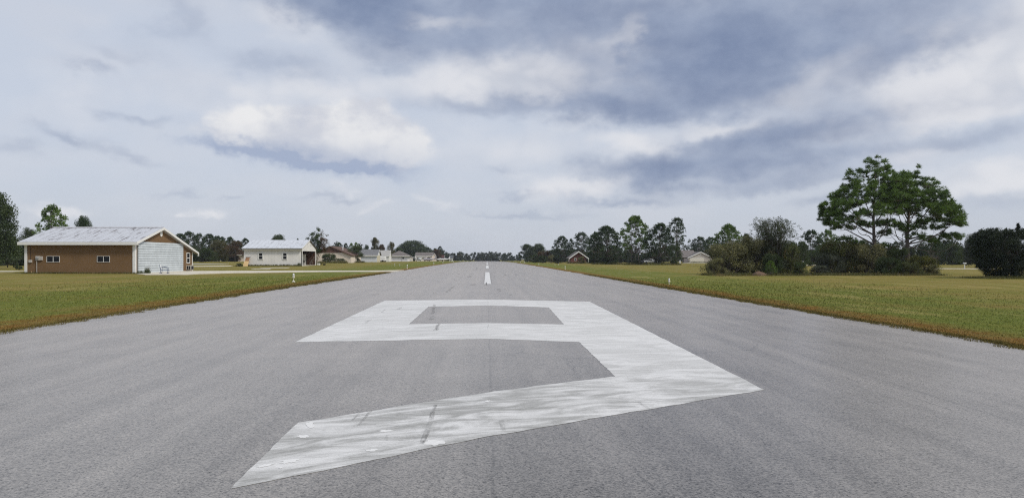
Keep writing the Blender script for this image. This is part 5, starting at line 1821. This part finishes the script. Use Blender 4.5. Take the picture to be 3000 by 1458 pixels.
# --- wispy tree with fine arching twigs above the first thicket
def wispy_tree():
    r = np.random.default_rng(9)
    y = 83.5
    x = X(2268, y)
    t = thing('wispy_tree', 'wispy tree with arching half-bare twigs above the first thicket', 'tree', (x, y, g1(x, y) - .05), 0, B)
    tb = MB()
    cs, rs = [], []
    stem_top = []
    for i in range(7):
        a = i * .9 + r.random()
        e = (math.cos(a) * .7, math.sin(a) * .6, 1.8 + .6 * r.random())
        bough(tb, (r.normal(0, .1), r.normal(0, .1), 0), e, .09, .05, r, 0, 4, 5)
        stem_top.append(np.array(e))
    for i in range(64):
        s = stem_top[i % 7]
        dx = r.uniform(-2.3, 2.6)
        H = np.interp(dx, [-2.4, -1.6, -.6, .4, 1.4, 2.0, 2.7], [4.9, 5.9, 5.95, 6.05, 5.5, 4.9, 3.9]) - abs(r.normal(0, .5))
        e = np.array([dx, r.normal(0, 1.1), max(2.6, H)])
        pts = bough(tb, s, e, .035, .008, r, -.10, 6, 4)
        tip = e + np.array([.35 * np.sign(dx) * r.random(), r.normal(0, .2), -.05 + .1 * r.random()])
        bough(tb, e, tip, .010, .004, r, -.1, 3, 3)
        for p in pts[2:]:
            for q in range(3):
                cs.append(p + r.normal(0, .22, 3))
                rs.append((.20, .20, .16))
                b2 = p + np.array([r.normal(0, .3), r.normal(0, .3), .25 * r.random()])
                bough(tb, p, b2, .010, .004, r, 0, 3, 3)
    v = leaves(cs, rs, 13, .16, .045, r, .5)
    low = []
    for i in range(60):
        a = r.random() * 6.28
        R = 1.9 * r.random() ** .5
        low.append((math.cos(a) * R, math.sin(a) * R * .7, .6 + 2.9 * r.random()))
    v = np.concatenate([v, leaves(low, np.tile([.45, .45, .4], (60, 1)), 130, .15, .06, r, .5)])
    tr = tb.mesh('trunk')
    tr.materials.append(mat('grey twig bark', (.075, .066, .056), .95, vary=.3))
    obj('trunk', tr, None, t)
    obj('crown', tri_mesh('crown', v, leaf_mat('wispy tree leaves', (0.0323, 0.0430, 0.0251), (0.1076, 0.1327, 0.0682), transl=.25, scale=.8)), None, t)


wispy_tree()


# --- crape myrtle beside the white shed: pale slim trunks fanning out under a vase-shaped crown
def crape_myrtle():
    r = np.random.default_rng(14)
    y = 166.0
    x = X(923, y)
    t = thing('crape_myrtle', 'slim multi-trunked tree at the right end of the white shed', 'tree', (x, y, g1(x, y) - .05), 0, A)
    tb = MB()
    cs, rs = [], []
    for i, (dx, h, rad) in enumerate(((-1.6, 5.2, .07), (-.5, 6.4, .09), (.5, 6.6, .08), (1.6, 5.6, .08), (2.6, 5.4, .09), (2.2, 3.8, .06), (-.9, 4.6, .06))):
        e = np.array([dx, r.normal(0, .7), h])
        pts = bough(tb, ((-.25 if i < 4 else .15) + r.normal(0, .08), r.normal(0, .12), 0), e, rad, .02, r, -.06 if i < 4 else .10, 7, 6)
        for p in pts[3:]:
            for q in range(7):
                c = p + r.normal(0, .62, 3)
                c[2] = max(c[2], 3.0)
                cs.append(c)
                k = .34 + .2 * r.random()
                rs.append((k, k, k * .85))
    cs = np.array(cs)
    right = cs[:, 0] > 1.3
    rs = np.array(rs)
    tr = tb.mesh('trunk')
    tr.materials.append(bark_pale)
    obj('trunk', tr, None, t)
    obj('crown', tri_mesh('crown', leaves(cs[~right], rs[~right], 42, .24, .13, r), green_dark), None, t)
    o = obj('crown', tri_mesh('crown', leaves(cs[right], rs[right], 30, .22, .12, r), red_leaf), None, t)
    o['label'] = 'reddening lower right part of the crown'


green_dark = leaf_mat('fresh dark green leaves', (.020, .038, .010), (.070, .105, .028), transl=.28, scale=.7)
crape_myrtle()


# --- fan palm by the shed corner, weeds by the hangar door
def palm(px, y, label, s=.95):
    r = np.random.default_rng(3)
    t = thing('palm_shrub', label, 'shrub', (X(px, y), y, g1(X(px, y), y) - .02))
    tb, v, f = MB(), [], []
    for i in range(26):
        a = i * 2.4
        el_ = .25 + 1.1 * r.random()
        L = s * (.55 + .35 * r.random())
        e = np.array([math.cos(a) * math.cos(el_), math.sin(a) * math.cos(el_), math.sin(el_)]) * L
        bough(tb, (0, 0, .05), e * .6, .014, .008, r, -.05, 4, 4)
        for q in range(9):
            d = e / L + r.normal(0, .35, 3)
            d /= np.linalg.norm(d)
            sd = np.cross(d, (0, 0, 1.0))
            sd /= np.linalg.norm(sd) + 1e-6
            b0 = e * .6
            v += [b0 - sd * .02, b0 + sd * .02, b0 + d * L * .55]
    tr = tb.mesh('stem')
    tr.materials.append(bark_dark)
    obj('stem', tr, None, t)
    obj('fronds', tri_mesh('fronds', np.array(v), green_leaf), None, t)


palm(876, 145.4, 'small fan palm at the right front corner of the white shed')


def weeds(px, y, label, n, hgt, spread, seed):
    r = np.random.default_rng(seed)
    x = X(px, y)
    t = thing('weed_clump', label, 'weeds', (x, y, g1(x, y)), 0, 'weeds in front of the hangar door')
    v = []
    for i in range(n):
        b0 = np.array([r.normal(0, spread), r.normal(0, spread * .6), 0])
        for q in range(6):
            tip = b0 + np.array([r.normal(0, .12), r.normal(0, .12), hgt * (.4 + .7 * r.random())])
            sd = np.array([.018, 0, 0])
            v += [b0 - sd, b0 + sd, tip]
    obj('blades', tri_mesh('blades', np.array(v), green_leaf), None, t)
    tb = MB()
    for i in range(4):
        tb.tube([(r.normal(0, spread * .5), 0, -.05), (r.normal(0, spread * .6), 0, hgt)], [.012, .004], 4)
    me_ = tb.mesh('stalks')
    me_.materials.append(bark_pale)
    obj('stalks', me_, None, t)


weeds(433, 77.6, 'taller clump of weeds in front of the hangar door', 22, .75, .14, 1)
weeds(412, 77.4, 'low clump of weeds near the white hangar corner post', 26, .34, .22, 2)


# --- dirt mound at the foot of the first thicket
def mound():
    y = 78.3
    x = X(2226, y)
    n, m = 26, 9
    r = np.random.default_rng(8)
    b = MB()
    for j in range(m):
        for i in range(n):
            a = 2 * math.pi * i / n
            u = 1 - j / (m - 1)
            R = (.92 + .10 * math.sin(3 * a + 1) + .05 * r.normal()) * u
            z = .47 * (1 - u ** 1.7) + .025 * r.normal() * (1 if 0 < j else 0)
            b.v.append((R * math.cos(a) * 1.02 - .15 * (1 - u), R * math.sin(a) * .8, z - .03))
    for j in range(m - 1):
        for i in range(n):
            p, q = j * n + i, j * n + (i + 1) % n
            b.f.append((p, q, q + n, p + n))
    o = b.build('dirt_mound', mat('brown dug earth', (.135, .088, .060), .95, vary=.35, vscale=4, bump=.6, bscale=14), None, True)
    o.location = (x, y, g1(x, y))
    tag(o, 'small mound of brown earth in front of the first thicket', 'dirt mound')


mound()


# --- far woods: masses in which single trees cannot be told apart
def wood(name, label, spans, seed, leaf, per=46, size=1.0):
    """spans: (x0, x1, y0, y1, height low, height high, number of trees)"""
    r = np.random.default_rng(seed)
    cs, rs, out = [], [], []
    for (x0, x1, y0, y1, h0, h1, n) in spans:
        x = r.uniform(x0, x1, n)
        y = r.uniform(y0, y1, n)
        z = gz(x, y)
        for i in range(n):
            H = h0 + (h1 - h0) * r.random() ** 1.4
            W = H * (.22 + .16 * r.random())
            k = 11
            for q in range(k):
                u = (q + r.random()) / k
                a = r.random() * 6.28
                R = W * math.sqrt(max(.05, 1 - (2 * u - .85) ** 2 * .8)) * r.random() ** .5
                s = H * (.10 + .05 * r.random())
                cs.append((x[i] + math.cos(a) * R, y[i] + math.sin(a) * R, z[i] + H * (.06 + .9 * u) - s * .3))
                rs.append((s * 1.15, s * 1.15, s * .8))
    out = leaves(cs, rs, per, 1.0 * size, .62 * size, r)
    o = obj(name, tri_mesh(name, out, leaf))
    return tag(o, label, None, kind='stuff')


wood('far_wood', 'far dark treeline closing the end of the runway', [(-420, 420, 800, 900, 7.0, 10.5, 300), (-70, 90, 780, 800, 5.0, 9.5, 60), (-900, -420, 700, 1000, 8, 12, 90), (420, 900, 700, 1000, 8, 12, 90)], 81, far_leaf, 34, 1.2)
wood('far_wood', 'far woods behind the houses on the left', [(-330, -60, 400, 460, 6, 10.5, 130), (-60, -35, 560, 640, 6, 10, 36), (-160, -84, 300, 330, 3, 6.5, 60), (-120, -75, 150, 185, 3.5, 7, 36), (-90, -52, 640, 700, 7, 10, 30)], 82, far_leaf, 44, .8)
wood('far_wood', 'far woods behind the pines and thickets on the right', [(60, 330, 400, 450, 7, 12, 130), (22, 75, 350, 400, 4, 8, 50), (40, 66, 285, 310, 2.5, 5.0, 22), (84, 125, 300, 330, 3, 6, 26), (95, 180, 205, 240, 4, 7.5, 70), (38, 62, 460, 540, 6, 9, 30)], 83, far_leaf, 44, .8)


# --- longer unmown grass round the feet of walls, trees and thickets
def long_grass():
    r = np.random.default_rng(33)
    P = []

    def strip(x0, y0, x1, y1, n, w):
        t = r.random(n)
        P.append(np.stack([x0 + (x1 - x0) * t + r.normal(0, w, n), y0 + (y1 - y0) * t + r.normal(0, w, n), np.full(n, 1.0)], 1))

    def patch(px, y, wpx, n, h=1.0, dy=1.2):
        P.append(np.stack([X(px, y) + r.uniform(-.5, .5, n) * wpx / F * y, y + r.normal(0, dy, n), np.full(n, h)], 1))
    strip(-46.9, 77.7, -35.5, 77.7, 2600, .12)
    strip(-46.6, 146.7, -35.4, 146.7, 1200, .15)
    patch(2210, 79.5, 290, 6500, 1.3)
    patch(2565, 80.5, 360, 8000, 1.3)
    patch(2930, 68.4, 150, 2600, 1.2)
    for px, y, w in ((1865, 203, 70), (1930, 197, 60), (1780, 223, 90), (1973, 199, 40), (1695, 268, 70), (964, 196, 60), (998, 195, 40), (1042, 212, 50), (923, 165, 30), (2045, 288, 60)):
        patch(px, y, w, 700, 1.6, 1.0)
    q = np.concatenate(P)
    x, y, hh = q.T
    k = len(x)
    h = (.10 + .20 * r.random(k)) * hh * np.clip(y / 90, .9, 1.6)
    w = .016 * np.clip(y / 60, 1.0, 3.0)
    z = gz(x, y) - .02
    a = r.random(k) * 2 * np.pi
    ln = r.normal(0, .35, (k, 2)) * h[:, None]
    v = np.stack([np.stack([x - np.cos(a) * w, y - np.sin(a) * w, z], 1), np.stack([x + np.cos(a) * w, y + np.sin(a) * w, z], 1), np.stack([x + ln[:, 0], y + ln[:, 1], z + h], 1)], 1).reshape(-1, 3)
    o = obj('long_grass', tri_mesh('long_grass', v, leaf_mat('long dry grass', (.060, .066, .018), (.150, .140, .045), (.22, .16, .07), .2, transl=.25, scale=.6)))
    tag(o, 'longer unmown grass around the feet of walls, trees and thickets', None, kind='stuff')


long_grass()

# ------------------------------------------------------------------ thin autumn haze
hz = MB().box(-1500, 1500, -150, 1300, -12, 20).build('haze', mat('unused haze surface'))
hm = bpy.data.materials.new('thin haze')
hm.use_nodes = True
t = NT(hm.node_tree)
t.n.clear()
o_ = t.node('ShaderNodeOutputMaterial')
pv = t.node('ShaderNodeVolumePrincipled')
pv.inputs['Color'].default_value = (.80, .87, 1.0, 1)
pv.inputs['Density'].default_value = .00013
pv.inputs['Anisotropy'].default_value = .1
t.l.new(pv.outputs[0], o_.inputs['Volume'])
hz.data.materials.clear()
hz.data.materials.append(hm)
tag(hz, 'thin bluish haze over the whole field', None, kind='stuff')
